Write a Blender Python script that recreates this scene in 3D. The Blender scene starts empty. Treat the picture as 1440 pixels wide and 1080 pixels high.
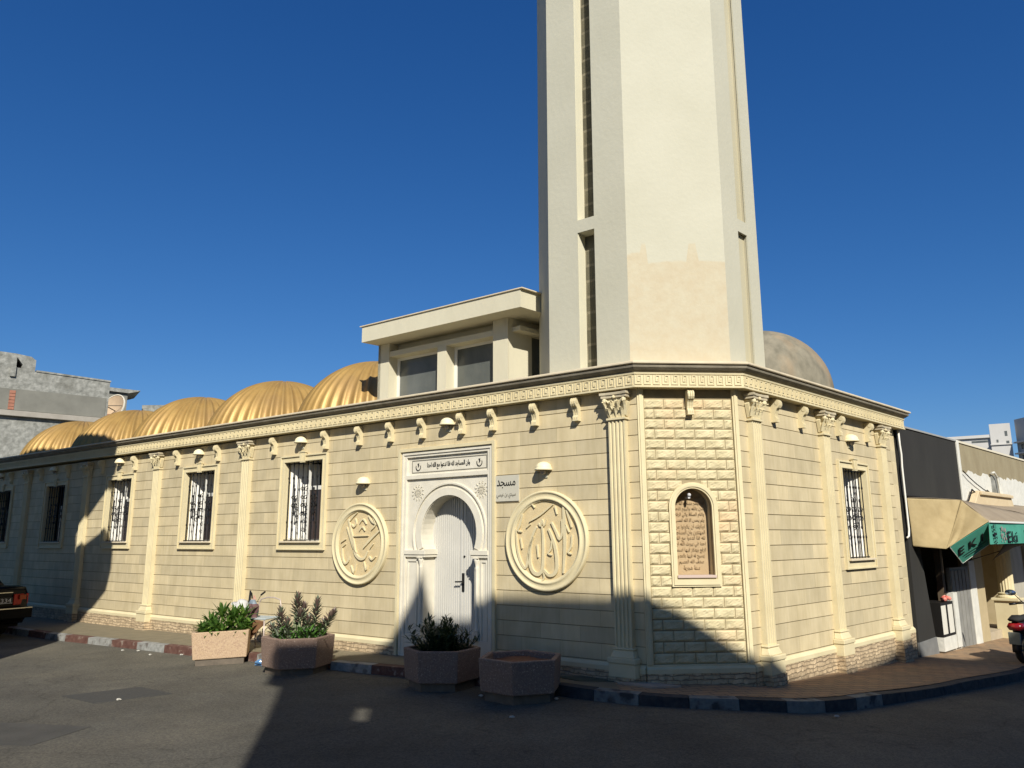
import bpy, bmesh, math, random
from mathutils import Matrix, Vector
from mathutils.geometry import tessellate_polygon
R = math.radians
random.seed(7)
S = bpy.context.scene
COL = S.collection
EZ = 1.65                      # eye height: survey heights below are written from the eye level

# ------------------------------------------------------------------ camera
cd = bpy.data.cameras.new('camera'); cam = bpy.data.objects.new('camera', cd); COL.objects.link(cam)
cd.sensor_fit = 'HORIZONTAL'; cd.sensor_width = 36.0; cd.lens = 36.0 * 1077.53 / 1440.0
cd.clip_start = 0.05; cd.clip_end = 3000
cam.matrix_world = Matrix.Translation((0, 0, EZ)) @ Matrix.Rotation(R(90 + 11.38), 4, 'X') @ Matrix.Rotation(-R(0.3115), 4, 'Z')
S.camera = cam

# ------------------------------------------------------------------ sky and sun
SUN_EL, SUN_AZ = R(35.8), R(-80.0)          # azimuth counted from +X, counter-clockwise
W = bpy.data.worlds.new('World'); S.world = W; W.use_nodes = True
wn = W.node_tree.nodes; bg = wn['Background']
sky = wn.new('ShaderNodeTexSky'); sky.sky_type = 'NISHITA'; sky.sun_disc = False
sky.sun_elevation = SUN_EL; sky.sun_rotation = R(90) - SUN_AZ
sky.altitude = 0; sky.air_density = 1.0; sky.dust_density = 0.0; sky.ozone_density = 4.0
# deeper, cleaner blue away from the sun, neutral near it (per-channel response of the air)
sep = wn.new('ShaderNodeSeparateColor'); cmb = wn.new('ShaderNodeCombineColor'); W.node_tree.links.new(sky.outputs[0], sep.inputs[0])
for ch_, (k_, g_) in enumerate(((0.295, 1.40), (0.76, 1.0), (1.614, 0.80))):
    pw = wn.new('ShaderNodeMath'); pw.operation = 'POWER'; pw.inputs[1].default_value = g_
    mu_ = wn.new('ShaderNodeMath'); mu_.operation = 'MULTIPLY'; mu_.inputs[1].default_value = k_
    W.node_tree.links.new(sep.outputs[ch_], pw.inputs[0]); W.node_tree.links.new(pw.outputs[0], mu_.inputs[0]); W.node_tree.links.new(mu_.outputs[0], cmb.inputs[ch_])
W.node_tree.links.new(cmb.outputs[0], bg.inputs[0])
bg.inputs[1].default_value = 0.060
sl = bpy.data.lights.new('sun', 'SUN'); sl.energy = 5.0; sl.angle = R(0.53); sl.color = (1.0, 0.965, 0.90)
so = bpy.data.objects.new('sun', sl); COL.objects.link(so)
SD = Vector((math.cos(SUN_AZ) * math.cos(SUN_EL), math.sin(SUN_AZ) * math.cos(SUN_EL), math.sin(SUN_EL)))
so.location = SD * 60; so.rotation_euler = SD.to_track_quat('Z', 'Y').to_euler()
S.view_settings.view_transform = 'Standard'; S.view_settings.look = 'None'
S.view_settings.exposure = 0.35; S.view_settings.gamma = 1.0
S.cycles.max_bounces = 6; S.cycles.use_denoising = True

# ------------------------------------------------------------------ materials
MATS = {}
def warm_tint(c): return (c[0], c[1] * 0.965, c[2] * 0.87)      # warm tint put into every base colour, offsetting the blue light in the shade
def mat(name, c1, c2=None, scale=4.0, rough=0.85, bump=0.0, bscale=40.0, metal=0.0, stretch=(1, 1, 1), detail=6.0,
        spec=0.3, c3=None, s3=1.0, t3=(0.5, 0.7), coat=0.0, world=False):
    if name in MATS: return MATS[name]
    c1 = warm_tint(c1); c2 = warm_tint(c2) if c2 else None; c3 = warm_tint(c3) if c3 else None
    m = bpy.data.materials.new(name); m.use_nodes = True; MATS[name] = m
    N = m.node_tree.nodes; L = m.node_tree.links; P = N['Principled BSDF']
    P.inputs['Roughness'].default_value = rough; P.inputs['Metallic'].default_value = metal
    P.inputs['Specular IOR Level'].default_value = spec
    if coat: P.inputs['Coat Weight'].default_value = coat; P.inputs['Coat Roughness'].default_value = 0.08
    tc = N.new('ShaderNodeTexCoord')
    if world:
        g = N.new('ShaderNodeNewGeometry'); src = g.outputs['Position']
    else: src = tc.outputs['Object']
    mp = N.new('ShaderNodeMapping'); mp.inputs['Scale'].default_value = stretch; L.new(src, mp.inputs[0])
    col = None
    if c2 is None:
        P.inputs['Base Color'].default_value = (*c1, 1)
    else:
        n = N.new('ShaderNodeTexNoise'); n.inputs['Scale'].default_value = scale; n.inputs['Detail'].default_value = detail
        n.inputs['Roughness'].default_value = 0.6
        r = N.new('ShaderNodeValToRGB'); r.color_ramp.elements[0].position = 0.32; r.color_ramp.elements[1].position = 0.68
        r.color_ramp.elements[0].color = (*c1, 1); r.color_ramp.elements[1].color = (*c2, 1)
        L.new(mp.outputs[0], n.inputs['Vector']); L.new(n.outputs['Fac'], r.inputs[0]); col = r.outputs[0]
        if c3 is not None:
            n3 = N.new('ShaderNodeTexNoise'); n3.inputs['Scale'].default_value = s3; n3.inputs['Detail'].default_value = 5
            r3 = N.new('ShaderNodeValToRGB'); r3.color_ramp.elements[0].position = t3[0]; r3.color_ramp.elements[1].position = t3[1]
            mx = N.new('ShaderNodeMix'); mx.data_type = 'RGBA'
            L.new(mp.outputs[0], n3.inputs['Vector']); L.new(n3.outputs['Fac'], r3.inputs[0]); L.new(r3.outputs[0], mx.inputs[0])
            L.new(col, mx.inputs[6]); mx.inputs[7].default_value = (*c3, 1); col = mx.outputs[2]
        L.new(col, P.inputs['Base Color'])
    if bump:
        b = N.new('ShaderNodeBump'); b.inputs['Strength'].default_value = min(bump, 1.0); b.inputs['Distance'].default_value = 0.01 * max(bump, 1)
        nb = N.new('ShaderNodeTexNoise'); nb.inputs['Scale'].default_value = bscale; nb.inputs['Detail'].default_value = 5
        L.new(mp.outputs[0], nb.inputs['Vector']); L.new(nb.outputs['Fac'], b.inputs['Height']); L.new(b.outputs[0], P.inputs['Normal'])
    m['nodes_col'] = 1
    return m

def mat_ashlar(name, ca, cb, joint, bw, rh, off_z, mort=0.006, var=0.9, offs=0.5, bump=0.25):
    """stone cladding: courses along local X / Z, each slab tinted a little differently"""
    ca, cb, joint = warm_tint(ca), warm_tint(cb), warm_tint(joint)
    m = bpy.data.materials.new(name); m.use_nodes = True; MATS[name] = m
    N = m.node_tree.nodes; L = m.node_tree.links; P = N['Principled BSDF']; P.inputs['Roughness'].default_value = 0.8
    P.inputs['Specular IOR Level'].default_value = 0.25
    tc = N.new('ShaderNodeTexCoord'); sp = N.new('ShaderNodeSeparateXYZ'); cb_ = N.new('ShaderNodeCombineXYZ')
    ad = N.new('ShaderNodeMath'); ad.operation = 'ADD'; ad.inputs[1].default_value = off_z
    L.new(tc.outputs['Object'], sp.inputs[0]); L.new(sp.outputs['X'], cb_.inputs[0]); L.new(sp.outputs['Z'], ad.inputs[0]); L.new(ad.outputs[0], cb_.inputs[1])
    bt = N.new('ShaderNodeTexBrick'); bt.inputs['Scale'].default_value = 1; bt.inputs['Brick Width'].default_value = bw
    bt.inputs['Row Height'].default_value = rh; bt.inputs['Mortar Size'].default_value = mort; bt.inputs['Mortar Smooth'].default_value = 0.3
    bt.offset = offs; bt.inputs['Bias'].default_value = 0.0
    bt.inputs['Color1'].default_value = (*ca, 1); bt.inputs['Color2'].default_value = (*cb, 1); bt.inputs['Mortar'].default_value = (*joint, 1)
    L.new(cb_.outputs[0], bt.inputs['Vector'])
    n = N.new('ShaderNodeTexNoise'); n.inputs['Scale'].default_value = 3.0; n.inputs['Detail'].default_value = 8
    mp = N.new('ShaderNodeMapping'); mp.inputs['Scale'].default_value = (1.4, 1, 0.8); L.new(tc.outputs['Object'], mp.inputs[0]); L.new(mp.outputs[0], n.inputs['Vector'])
    r = N.new('ShaderNodeValToRGB'); r.color_ramp.elements[0].position = 0.3; r.color_ramp.elements[1].position = 0.7
    r.color_ramp.elements[0].color = (var, var * 0.985, var * 0.95, 1); r.color_ramp.elements[1].color = (1.04, 1.04, 1.04, 1)
    L.new(n.outputs['Fac'], r.inputs[0])
    # fine vertical weathering streaks that stay with the stone
    n2 = N.new('ShaderNodeTexNoise'); n2.inputs['Scale'].default_value = 9.0; n2.inputs['Detail'].default_value = 4
    mp2 = N.new('ShaderNodeMapping'); mp2.inputs['Scale'].default_value = (2.2, 1, 0.25); L.new(tc.outputs['Object'], mp2.inputs[0]); L.new(mp2.outputs[0], n2.inputs['Vector'])
    r2 = N.new('ShaderNodeValToRGB'); r2.color_ramp.elements[0].position = 0.35; r2.color_ramp.elements[1].position = 0.7
    r2.color_ramp.elements[0].color = (0.93, 0.92, 0.88, 1); r2.color_ramp.elements[1].color = (1, 1, 1, 1); L.new(n2.outputs['Fac'], r2.inputs[0])
    m1 = N.new('ShaderNodeMix'); m1.data_type = 'RGBA'; m1.blend_type = 'MULTIPLY'; m1.inputs[0].default_value = 1
    m2 = N.new('ShaderNodeMix'); m2.data_type = 'RGBA'; m2.blend_type = 'MULTIPLY'; m2.inputs[0].default_value = 1
    L.new(bt.outputs['Color'], m1.inputs[6]); L.new(r.outputs[0], m1.inputs[7]); L.new(m1.outputs[2], m2.inputs[6]); L.new(r2.outputs[0], m2.inputs[7])
    L.new(m2.outputs[2], P.inputs['Base Color'])
    b = N.new('ShaderNodeBump'); b.inputs['Strength'].default_value = bump; b.inputs['Distance'].default_value = 0.006
    nb = N.new('ShaderNodeTexNoise'); nb.inputs['Scale'].default_value = 60; L.new(tc.outputs['Object'], nb.inputs['Vector'])
    L.new(nb.outputs['Fac'], b.inputs['Height']); L.new(b.outputs[0], P.inputs['Normal'])
    return m

def mat_rubble(name, ca, cb, joint, scale=(9, 9, 16), edge=0.06):
    ca, cb, joint = warm_tint(ca), warm_tint(cb), warm_tint(joint)
    m = bpy.data.materials.new(name); m.use_nodes = True; MATS[name] = m
    N = m.node_tree.nodes; L = m.node_tree.links; P = N['Principled BSDF']; P.inputs['Roughness'].default_value = 0.9
    tc = N.new('ShaderNodeTexCoord'); mp = N.new('ShaderNodeMapping'); mp.inputs['Scale'].default_value = scale; L.new(tc.outputs['Object'], mp.inputs[0])
    nz = N.new('ShaderNodeTexNoise'); nz.inputs['Scale'].default_value = 1.2
    L.new(mp.outputs[0], nz.inputs['Vector'])
    ad = N.new('ShaderNodeMix'); ad.data_type = 'VECTOR'; ad.inputs[0].default_value = 0.25
    L.new(mp.outputs[0], ad.inputs[4]); L.new(nz.outputs['Color'], ad.inputs[5])
    v = N.new('ShaderNodeTexVoronoi'); v.feature = 'F1'; v.inputs['Scale'].default_value = 1.0; L.new(ad.outputs[1], v.inputs['Vector'])
    e = N.new('ShaderNodeTexVoronoi'); e.feature = 'DISTANCE_TO_EDGE'; e.inputs['Scale'].default_value = 1.0; L.new(ad.outputs[1], e.inputs['Vector'])
    mx = N.new('ShaderNodeMix'); mx.data_type = 'RGBA'; mx.inputs[6].default_value = (*ca, 1); mx.inputs[7].default_value = (*cb, 1)
    sp = N.new('ShaderNodeSeparateColor'); L.new(v.outputs['Color'], sp.inputs[0]); L.new(sp.outputs[0], mx.inputs[0])
    r = N.new('ShaderNodeValToRGB'); r.color_ramp.elements[0].position = edge * 0.5; r.color_ramp.elements[1].position = edge * 2; L.new(e.outputs['Distance'], r.inputs[0])
    m2 = N.new('ShaderNodeMix'); m2.data_type = 'RGBA'; m2.inputs[6].default_value = (*joint, 1)
    L.new(r.outputs[0], m2.inputs[0]); L.new(mx.outputs[2], m2.inputs[7]); L.new(m2.outputs[2], P.inputs['Base Color'])
    b = N.new('ShaderNodeBump'); b.inputs['Strength'].default_value = 0.9; b.inputs['Distance'].default_value = 0.02
    L.new(r.outputs[0], b.inputs['Height']); L.new(b.outputs[0], P.inputs['Normal'])
    return m

def mat_ledge(name, ca, cb, joint, bw=0.17, rh=0.048):
    ca, cb, joint = warm_tint(ca), warm_tint(cb), warm_tint(joint)
    m = bpy.data.materials.new(name); m.use_nodes = True; MATS[name] = m
    N = m.node_tree.nodes; L = m.node_tree.links; P = N['Principled BSDF']; P.inputs['Roughness'].default_value = 0.9
    tc = N.new('ShaderNodeTexCoord'); sp = N.new('ShaderNodeSeparateXYZ'); L.new(tc.outputs['Object'], sp.inputs[0])
    nz = N.new('ShaderNodeTexNoise'); nz.inputs['Scale'].default_value = 7; nz.inputs['Detail'].default_value = 3; L.new(tc.outputs['Object'], nz.inputs['Vector'])
    dz = N.new('ShaderNodeMath'); dz.operation = 'MULTIPLY_ADD'; dz.inputs[1].default_value = 0.07; L.new(nz.outputs['Fac'], dz.inputs[0]); L.new(sp.outputs['Z'], dz.inputs[2])
    dx = N.new('ShaderNodeMath'); dx.operation = 'MULTIPLY_ADD'; dx.inputs[1].default_value = 0.12; L.new(nz.outputs['Fac'], dx.inputs[0]); L.new(sp.outputs['X'], dx.inputs[2])
    cv = N.new('ShaderNodeCombineXYZ'); L.new(dx.outputs[0], cv.inputs[0]); L.new(dz.outputs[0], cv.inputs[1])
    bt = N.new('ShaderNodeTexBrick'); bt.inputs['Scale'].default_value = 1; bt.inputs['Brick Width'].default_value = bw; bt.inputs['Row Height'].default_value = rh
    bt.inputs['Mortar Size'].default_value = 0.006; bt.inputs['Mortar Smooth'].default_value = 0.6; bt.squash = 0.6; bt.squash_frequency = 3
    bt.inputs['Color1'].default_value = (*ca, 1); bt.inputs['Color2'].default_value = (*cb, 1); bt.inputs['Mortar'].default_value = (*joint, 1); L.new(cv.outputs[0], bt.inputs['Vector'])
    n2 = N.new('ShaderNodeTexNoise'); n2.inputs['Scale'].default_value = 14; n2.inputs['Detail'].default_value = 6; L.new(tc.outputs['Object'], n2.inputs['Vector'])
    r = N.new('ShaderNodeValToRGB'); r.color_ramp.elements[0].position = .3; r.color_ramp.elements[1].position = .7; r.color_ramp.elements[0].color = (.7, .66, .6, 1); r.color_ramp.elements[1].color = (1.15, 1.12, 1.05, 1); L.new(n2.outputs['Fac'], r.inputs[0])
    mm = N.new('ShaderNodeMix'); mm.data_type = 'RGBA'; mm.blend_type = 'MULTIPLY'; mm.inputs[0].default_value = 1; L.new(bt.outputs['Color'], mm.inputs[6]); L.new(r.outputs[0], mm.inputs[7]); L.new(mm.outputs[2], P.inputs['Base Color'])
    ad = N.new('ShaderNodeMath'); ad.operation = 'SUBTRACT'; L.new(n2.outputs['Fac'], ad.inputs[0]); L.new(bt.outputs['Fac'], ad.inputs[1])
    b = N.new('ShaderNodeBump'); b.inputs['Strength'].default_value = 1.0; b.inputs['Distance'].default_value = 0.022; L.new(ad.outputs[0], b.inputs['Height']); L.new(b.outputs[0], P.inputs['Normal'])
    return m

def mat_leaf(name, c1, c2, tr=0.25, rough=0.45):
    m = mat(name, c1, c2, scale=14, rough=rough, spec=0.4)
    P = m.node_tree.nodes['Principled BSDF']
    P.inputs['Subsurface Weight'].default_value = 0.0
    N = m.node_tree.nodes; L = m.node_tree.links
    t = N.new('ShaderNodeBsdfTranslucent'); t.inputs['Color'].default_value = (c2[0] * 1.3, c2[1] * 1.5, c2[2] * 0.7, 1)
    ms = N.new('ShaderNodeMixShader'); ms.inputs[0].default_value = tr
    L.new(P.outputs[0], ms.inputs[1]); L.new(t.outputs[0], ms.inputs[2]); L.new(ms.outputs[0], N['Material Output'].inputs['Surface'])
    return m

def mat_glass(name, c=(0.02, 0.025, 0.03), rough=0.04):
    return mat(name, c, rough=rough, spec=0.8)

ZJ = -0.098 - 0.18 * 20          # a joint height (eye based)
stone = mat_ashlar('cream_stone_cladding', (0.655, 0.565, 0.385), (0.535, 0.468, 0.328), (0.42, 0.36, 0.23), 0.56, 0.18, -(ZJ), mort=0.0025, var=0.84)
trim = mat('cream_cast_stone', (0.58, 0.51, 0.335), (0.66, 0.59, 0.40), scale=3, bump=0.25, bscale=90)
groove = mat('groove_mortar', (0.25, 0.21, 0.13), (0.34, 0.28, 0.18), scale=8)
rockf = mat('rock_faced_block', (0.48, 0.42, 0.265), (0.62, 0.55, 0.37), scale=7, bump=0.5, bscale=45, c3=(0.60, 0.45, 0.28), s3=1.7, t3=(0.52, 0.75))
rubble = mat_ledge('stacked_ledge_stone', (0.60, 0.49, 0.35), (0.46, 0.37, 0.26), (0.34, 0.27, 0.19))
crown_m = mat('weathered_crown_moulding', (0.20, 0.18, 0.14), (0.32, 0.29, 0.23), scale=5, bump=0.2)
lip_m = mat('crown_lip_stone', (0.55, 0.48, 0.36), (0.66, 0.58, 0.44), scale=6)
marble = mat('white_marble_surround', (0.62, 0.59, 0.51), (0.71, 0.68, 0.60), scale=5, rough=0.5, bump=0.08)
doorw = mat('white_painted_door', (0.53, 0.525, 0.505), (0.58, 0.575, 0.555), scale=3, rough=0.45)
iron = mat('black_wrought_iron', (0.012, 0.011, 0.010), rough=0.5)
curt = mat('white_window_shutter', (0.78, 0.78, 0.76), (0.66, 0.66, 0.66), scale=6, stretch=(6, 1, 0.3))
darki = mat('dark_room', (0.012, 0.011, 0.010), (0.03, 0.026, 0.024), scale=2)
wframe = mat('white_window_frame', (0.70, 0.70, 0.68), rough=0.4)
medf = mat('tan_medallion_field', (0.56, 0.45, 0.26), (0.64, 0.53, 0.33), scale=8, bump=0.35, bscale=60)
plaqt = mat('terracotta_text_panel', (0.37, 0.27, 0.16), (0.44, 0.335, 0.21), scale=5, bump=0.4, bscale=70)
lampm = mat('cream_lamp_shade', (0.78, 0.71, 0.50), rough=0.5)
bulbm = mat('grey_lamp_globe', (0.35, 0.33, 0.32), rough=0.2)
gold = mat('gold_painted_render', (0.35, 0.22, 0.072), (0.45, 0.295, 0.098), scale=2.5, rough=0.5, spec=0.5, bump=0.2, bscale=30, c3=(0.34, 0.22, 0.095), s3=1.1, t3=(0.5, 0.8), metal=0.35)
conc = mat('weathered_concrete', (0.15, 0.155, 0.145), (0.34, 0.345, 0.33), scale=4.5, bump=4.0, bscale=5, c3=(0.12, 0.12, 0.105), s3=1.3, t3=(0.5, 0.8), detail=12)
domeg = mat('bare_cement_dome', (0.14, 0.13, 0.10), (0.27, 0.245, 0.19), scale=3.2, detail=12, bump=0.6, bscale=14, c3=(0.30, 0.22, 0.14), s3=1.2, t3=(0.55, 0.75), stretch=(1, 1, 0.5))
roofm = mat('grey_roof_screed', (0.42, 0.39, 0.34), (0.52, 0.48, 0.42), scale=2)
render_w = mat('off_white_render', (0.55, 0.52, 0.41), (0.62, 0.59, 0.47), scale=1.5, bump=0.25, bscale=25, stretch=(1, 1, 0.4))
brickd = mat_ashlar('rough_grey_block', (0.15, 0.14, 0.10), (0.10, 0.095, 0.07), (0.22, 0.20, 0.15), 0.3, 0.21, 10, mort=0.02, var=0.75, bump=0.9)
winglass = mat('dusty_reflecting_glass', (0.08, 0.09, 0.088), (0.14, 0.15, 0.145), scale=1.6, rough=0.22, spec=0.5, stretch=(1, 1, .6))  # lighter base colour carries the dust and a painted pane reflection
blackt = mat('black_lettering', (0.01, 0.01, 0.01), rough=0.6)
greyt = mat('grey_engraved_lettering', (0.22, 0.21, 0.18), rough=0.7)
signm = mat('pale_sign_board', (0.48, 0.465, 0.40), (0.52, 0.505, 0.44), scale=4)

# tower paint: cream render with a bare pinkish patch whose upper edge wanders
def mat_tower():
    m = mat('cream_tower_render', (0.465, 0.455, 0.375), (0.50, 0.49, 0.41), scale=1.2, bump=0.3, bscale=18)
    N = m.node_tree.nodes; L = m.node_tree.links; P = N['Principled BSDF']
    g = [n for n in N if n.type == 'TEX_COORD'][0]
    sp = N.new('ShaderNodeSeparateXYZ'); L.new(g.outputs['Object'], sp.inputs[0])
    bx = N.new('ShaderNodeTexNoise'); bx.inputs['Scale'].default_value = 2.6; bx.inputs['Detail'].default_value = 9
    L.new(g.outputs['Object'], bx.inputs['Vector'])
    ma = N.new('ShaderNodeMath'); ma.operation = 'MULTIPLY_ADD'; ma.inputs[1].default_value = 0.22; L.new(bx.outputs['Fac'], ma.inputs[0]); L.new(sp.outputs['Z'], ma.inputs[2])
    r = N.new('ShaderNodeValToRGB'); r.color_ramp.interpolation = 'LINEAR'
    # two taller strips where the old render was picked off
    px_ = N.new('ShaderNodeMapRange'); px_.inputs['From Min'].default_value = 1.41; px_.inputs['From Max'].default_value = 2.63; L.new(sp.outputs['X'], px_.inputs['Value'])
    pr_ = N.new('ShaderNodeValToRGB'); e_ = pr_.color_ramp.elements
    e_[0].position = 0.0; e_[0].color = (.35, .35, .35, 1); e_[1].position = 1.0; e_[1].color = (.12, .12, .12, 1)
    for p_, v_ in ((.13, .5), (.15, .95), (.19, .9), (.21, .0), (.60, .0), (.63, 1.0), (.70, .92), (.73, .12)):
        q_ = e_.new(p_); q_.color = (v_, v_, v_, 1)
    L.new(px_.outputs[0], pr_.inputs[0])
    mb_ = N.new('ShaderNodeMath'); mb_.operation = 'MULTIPLY_ADD'; mb_.inputs[1].default_value = -0.24; L.new(pr_.outputs[0], mb_.inputs[0]); L.new(ma.outputs[0], mb_.inputs[2]); ma = mb_
    mr = N.new('ShaderNodeMapRange'); mr.inputs['From Min'].default_value = 3.40; mr.inputs['From Max'].default_value = 3.425; mr.inputs['To Min'].default_value = 1; mr.inputs['To Max'].default_value = 0
    L.new(ma.outputs[0], mr.inputs['Value'])
    n2 = N.new('ShaderNodeTexNoise'); n2.inputs['Scale'].default_value = 7; n2.inputs['Detail'].default_value = 10; n2.inputs['Roughness'].default_value = .7; L.new(g.outputs['Object'], n2.inputs['Vector'])
    r2 = N.new('ShaderNodeValToRGB'); r2.color_ramp.elements[0].color = (0.475, 0.40, 0.265, 1); r2.color_ramp.elements[1].color = (0.50, 0.445, 0.31, 1)
    r2.color_ramp.elements[0].position = 0.35; r2.color_ramp.elements[1].position = 0.65; L.new(n2.outputs['Fac'], r2.inputs[0])
    mx = N.new('ShaderNodeMix'); mx.data_type = 'RGBA'
    old = P.inputs['Base Color'].links[0].from_socket
    # only the front chamfer was stripped
    ge = N.new('ShaderNodeNewGeometry'); vt = N.new('ShaderNodeVectorMath'); vt.operation = 'DOT_PRODUCT'
    vt.inputs[1].default_value = (0.075, -0.997, 0); L.new(ge.outputs['True Normal'], vt.inputs[0])
    gt = N.new('ShaderNodeMath'); gt.operation = 'GREATER_THAN'; gt.inputs[1].default_value = 0.95; L.new(vt.outputs['Value'], gt.inputs[0])
    mu = N.new('ShaderNodeMath'); mu.operation = 'MULTIPLY'; L.new(gt.outputs[0], mu.inputs[0]); L.new(mr.outputs[0], mu.inputs[1])
    L.new(mu.outputs[0], mx.inputs[0]); L.new(old, mx.inputs[6]); L.new(r2.outputs[0], mx.inputs[7]); L.new(mx.outputs[2], P.inputs['Base Color'])
    return m
tower_m = mat_tower()

# ------------------------------------------------------------------ mesh helpers
class MB:
    def __init__(s): s.v = []; s.f = []; s.mi = []; s.cur = 0; s.smooth = []; s.sm = False
    def add(s, vs, fs):
        b = len(s.v); s.v += [tuple(v) for v in vs]
        for f in fs: s.f.append([b + i for i in f]); s.mi.append(s.cur); s.smooth.append(s.sm)
        return s
    def box(s, x0, x1, y0, y1, z0, z1):
        if x0 > x1: x0, x1 = x1, x0
        if y0 > y1: y0, y1 = y1, y0
        if z0 > z1: z0, z1 = z1, z0
        return s.add([(x0,y0,z0),(x1,y0,z0),(x1,y1,z0),(x0,y1,z0),(x0,y0,z1),(x1,y0,z1),(x1,y1,z1),(x0,y1,z1)],
                     [(0,3,2,1),(4,5,6,7),(0,1,5,4),(1,2,6,5),(2,3,7,6),(3,0,4,7)])
    def hexa(s, p):  # 8 points, bottom 4 then top 4
        return s.add(p, [(0,3,2,1),(4,5,6,7),(0,1,5,4),(1,2,6,5),(2,3,7,6),(3,0,4,7)])
    def prism(s, pts, a0, a1, axis='y'):
        """pts: 2-D polygon (ccw), extruded from a0 to a1. axis y: pts=(x,z); axis z: pts=(x,y); axis x: pts=(y,z)"""
        def mk(p, a): return (p[0], a, p[1]) if axis == 'y' else ((p[0], p[1], a) if axis == 'z' else (a, p[0], p[1]))
        n = len(pts); vs = [mk(p, a0) for p in pts] + [mk(p, a1) for p in pts]
        tri = tessellate_polygon([[Vector((p[0], p[1], 0)) for p in pts]])
        fs = [tuple(t) for t in tri] + [tuple(n + i for i in reversed(t)) for t in tri]
        fs += [(i, (i + 1) % n, n + (i + 1) % n, n + i) for i in range(n)]
        return s.add(vs, fs)
    def plate(s, outer, holes, y0, y1):
        """wall plate in the x-z plane with holes; front at y0, back at y1"""
        loops = [outer] + holes; flat = [p for l in loops for p in l]; n = len(flat)
        tri = tessellate_polygon([[Vector((p[0], p[1], 0)) for p in l] for l in loops])
        vs = [(p[0], y0, p[1]) for p in flat] + [(p[0], y1, p[1]) for p in flat]
        fs = [tuple(t) for t in tri] + [tuple(n + i for i in reversed(t)) for t in tri]
        b = 0
        for l in loops:
            k = len(l)
            for i in range(k):
                a, c = b + i, b + (i + 1) % k; fs.append((a, c, n + c, n + a))
            b += k
        return s.add(vs, fs)
    def tube(s, pts, r, n=8, cap=True):
        pts = [Vector(p) for p in pts]; rr = r if isinstance(r, (list, tuple)) else [r] * len(pts)
        vs = []; fs = []; up = Vector((0.013, 0.021, 1)).normalized(); prev = None
        for i, p in enumerate(pts):
            t = (pts[min(i + 1, len(pts) - 1)] - pts[max(i - 1, 0)])
            t = t.normalized() if t.length > 1e-9 else Vector((0, 0, 1))
            u = (prev if prev is not None else (up if abs(t.dot(up)) < 0.95 else Vector((1, 0, 0))))
            u = (u - t * u.dot(t)).normalized(); prev = u; w = t.cross(u)
            for k in range(n):
                a = 2 * math.pi * k / n; vs.append(p + (u * math.cos(a) + w * math.sin(a)) * rr[i])
        for i in range(len(pts) - 1):
            for k in range(n):
                a, b = i * n + k, i * n + (k + 1) % n; fs.append((a, b, b + n, a + n))
        if cap: fs += [tuple(reversed(range(n))), tuple(range((len(pts) - 1) * n, len(pts) * n))]
        return s.add(vs, fs)
    def lathe(s, prof, n=24, c=(0, 0, 0), axis='z', a0=0, a1=2 * math.pi, sx=1, sy=1):
        full = abs(a1 - a0 - 2 * math.pi) < 1e-6; m = n if full else n + 1; vs = []; fs = []
        for (r, h) in prof:
            for k in range(m):
                a = a0 + (a1 - a0) * k / n; x, y = r * math.cos(a) * sx, r * math.sin(a) * sy
                if axis == 'z': vs.append((c[0] + x, c[1] + y, c[2] + h))
                elif axis == 'y': vs.append((c[0] + x, c[1] + h, c[2] + y))
                else: vs.append((c[0] + h, c[1] + x, c[2] + y))
        for i in range(len(prof) - 1):
            for k in range(n):
                a, b = i * m + k, i * m + (k + 1) % m; fs.append((a, b, b + m, a + m))
        return s.add(vs, fs)
    def sphere(s, c, r, n=12, sc=(1, 1, 1)):
        k = n // 2; vs = []; fs = []
        for i in range(k + 1):
            th = math.pi * i / k
            for j in range(n):
                ph = 2 * math.pi * j / n
                vs.append((c[0] + r * sc[0] * math.sin(th) * math.cos(ph), c[1] + r * sc[1] * math.sin(th) * math.sin(ph), c[2] + r * sc[2] * math.cos(th)))
        for i in range(k):
            for j in range(n): a, b = i * n + j, i * n + (j + 1) % n; fs.append((a, a + n, b + n, b))
        return s.add(vs, fs)
    def sweep(s, prof, path, closed_prof=True, caps=True):
        """prof: (out, z). path: list of (point2d, mitre2d, dz): position = point + mitre*out"""
        n = len(prof); vs = []; fs = []
        for (p, m, dz) in path:
            for (o, z) in prof: vs.append((p[0] + m[0] * o, p[1] + m[1] * o, z + dz))
        for i in range(len(path) - 1):
            for k in range(n if closed_prof else n - 1):
                a, b = i * n + k, i * n + (k + 1) % n; fs.append((a, b, b + n, a + n))
        if caps:
            tri = tessellate_polygon([[Vector((p[0], p[1], 0)) for p in prof]])
            fs += [tuple(t) for t in tri] + [tuple((len(path) - 1) * n + i for i in reversed(t)) for t in tri]
        return s.add(vs, fs)
    def ribbon(s, pts, w, y0, y1, taper=True):
        """calligraphy stroke in x-z plane"""
        P = [Vector((p[0], p[1])) for p in pts]
        if len(P) > 2:  # smooth
            Q = [P[0]]
            for i in range(len(P) - 1):
                a = P[max(i - 1, 0)]; b = P[i]; c = P[i + 1]; d = P[min(i + 2, len(P) - 1)]
                for t in (0.33, 0.66, 1.0):
                    Q.append(0.5 * ((2 * b) + (c - a) * t + (2 * a - 5 * b + 4 * c - d) * t * t + (3 * b - a - 3 * c + d) * t ** 3))
            P = Q
        n = len(P); L_, R_ = [], []
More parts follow.
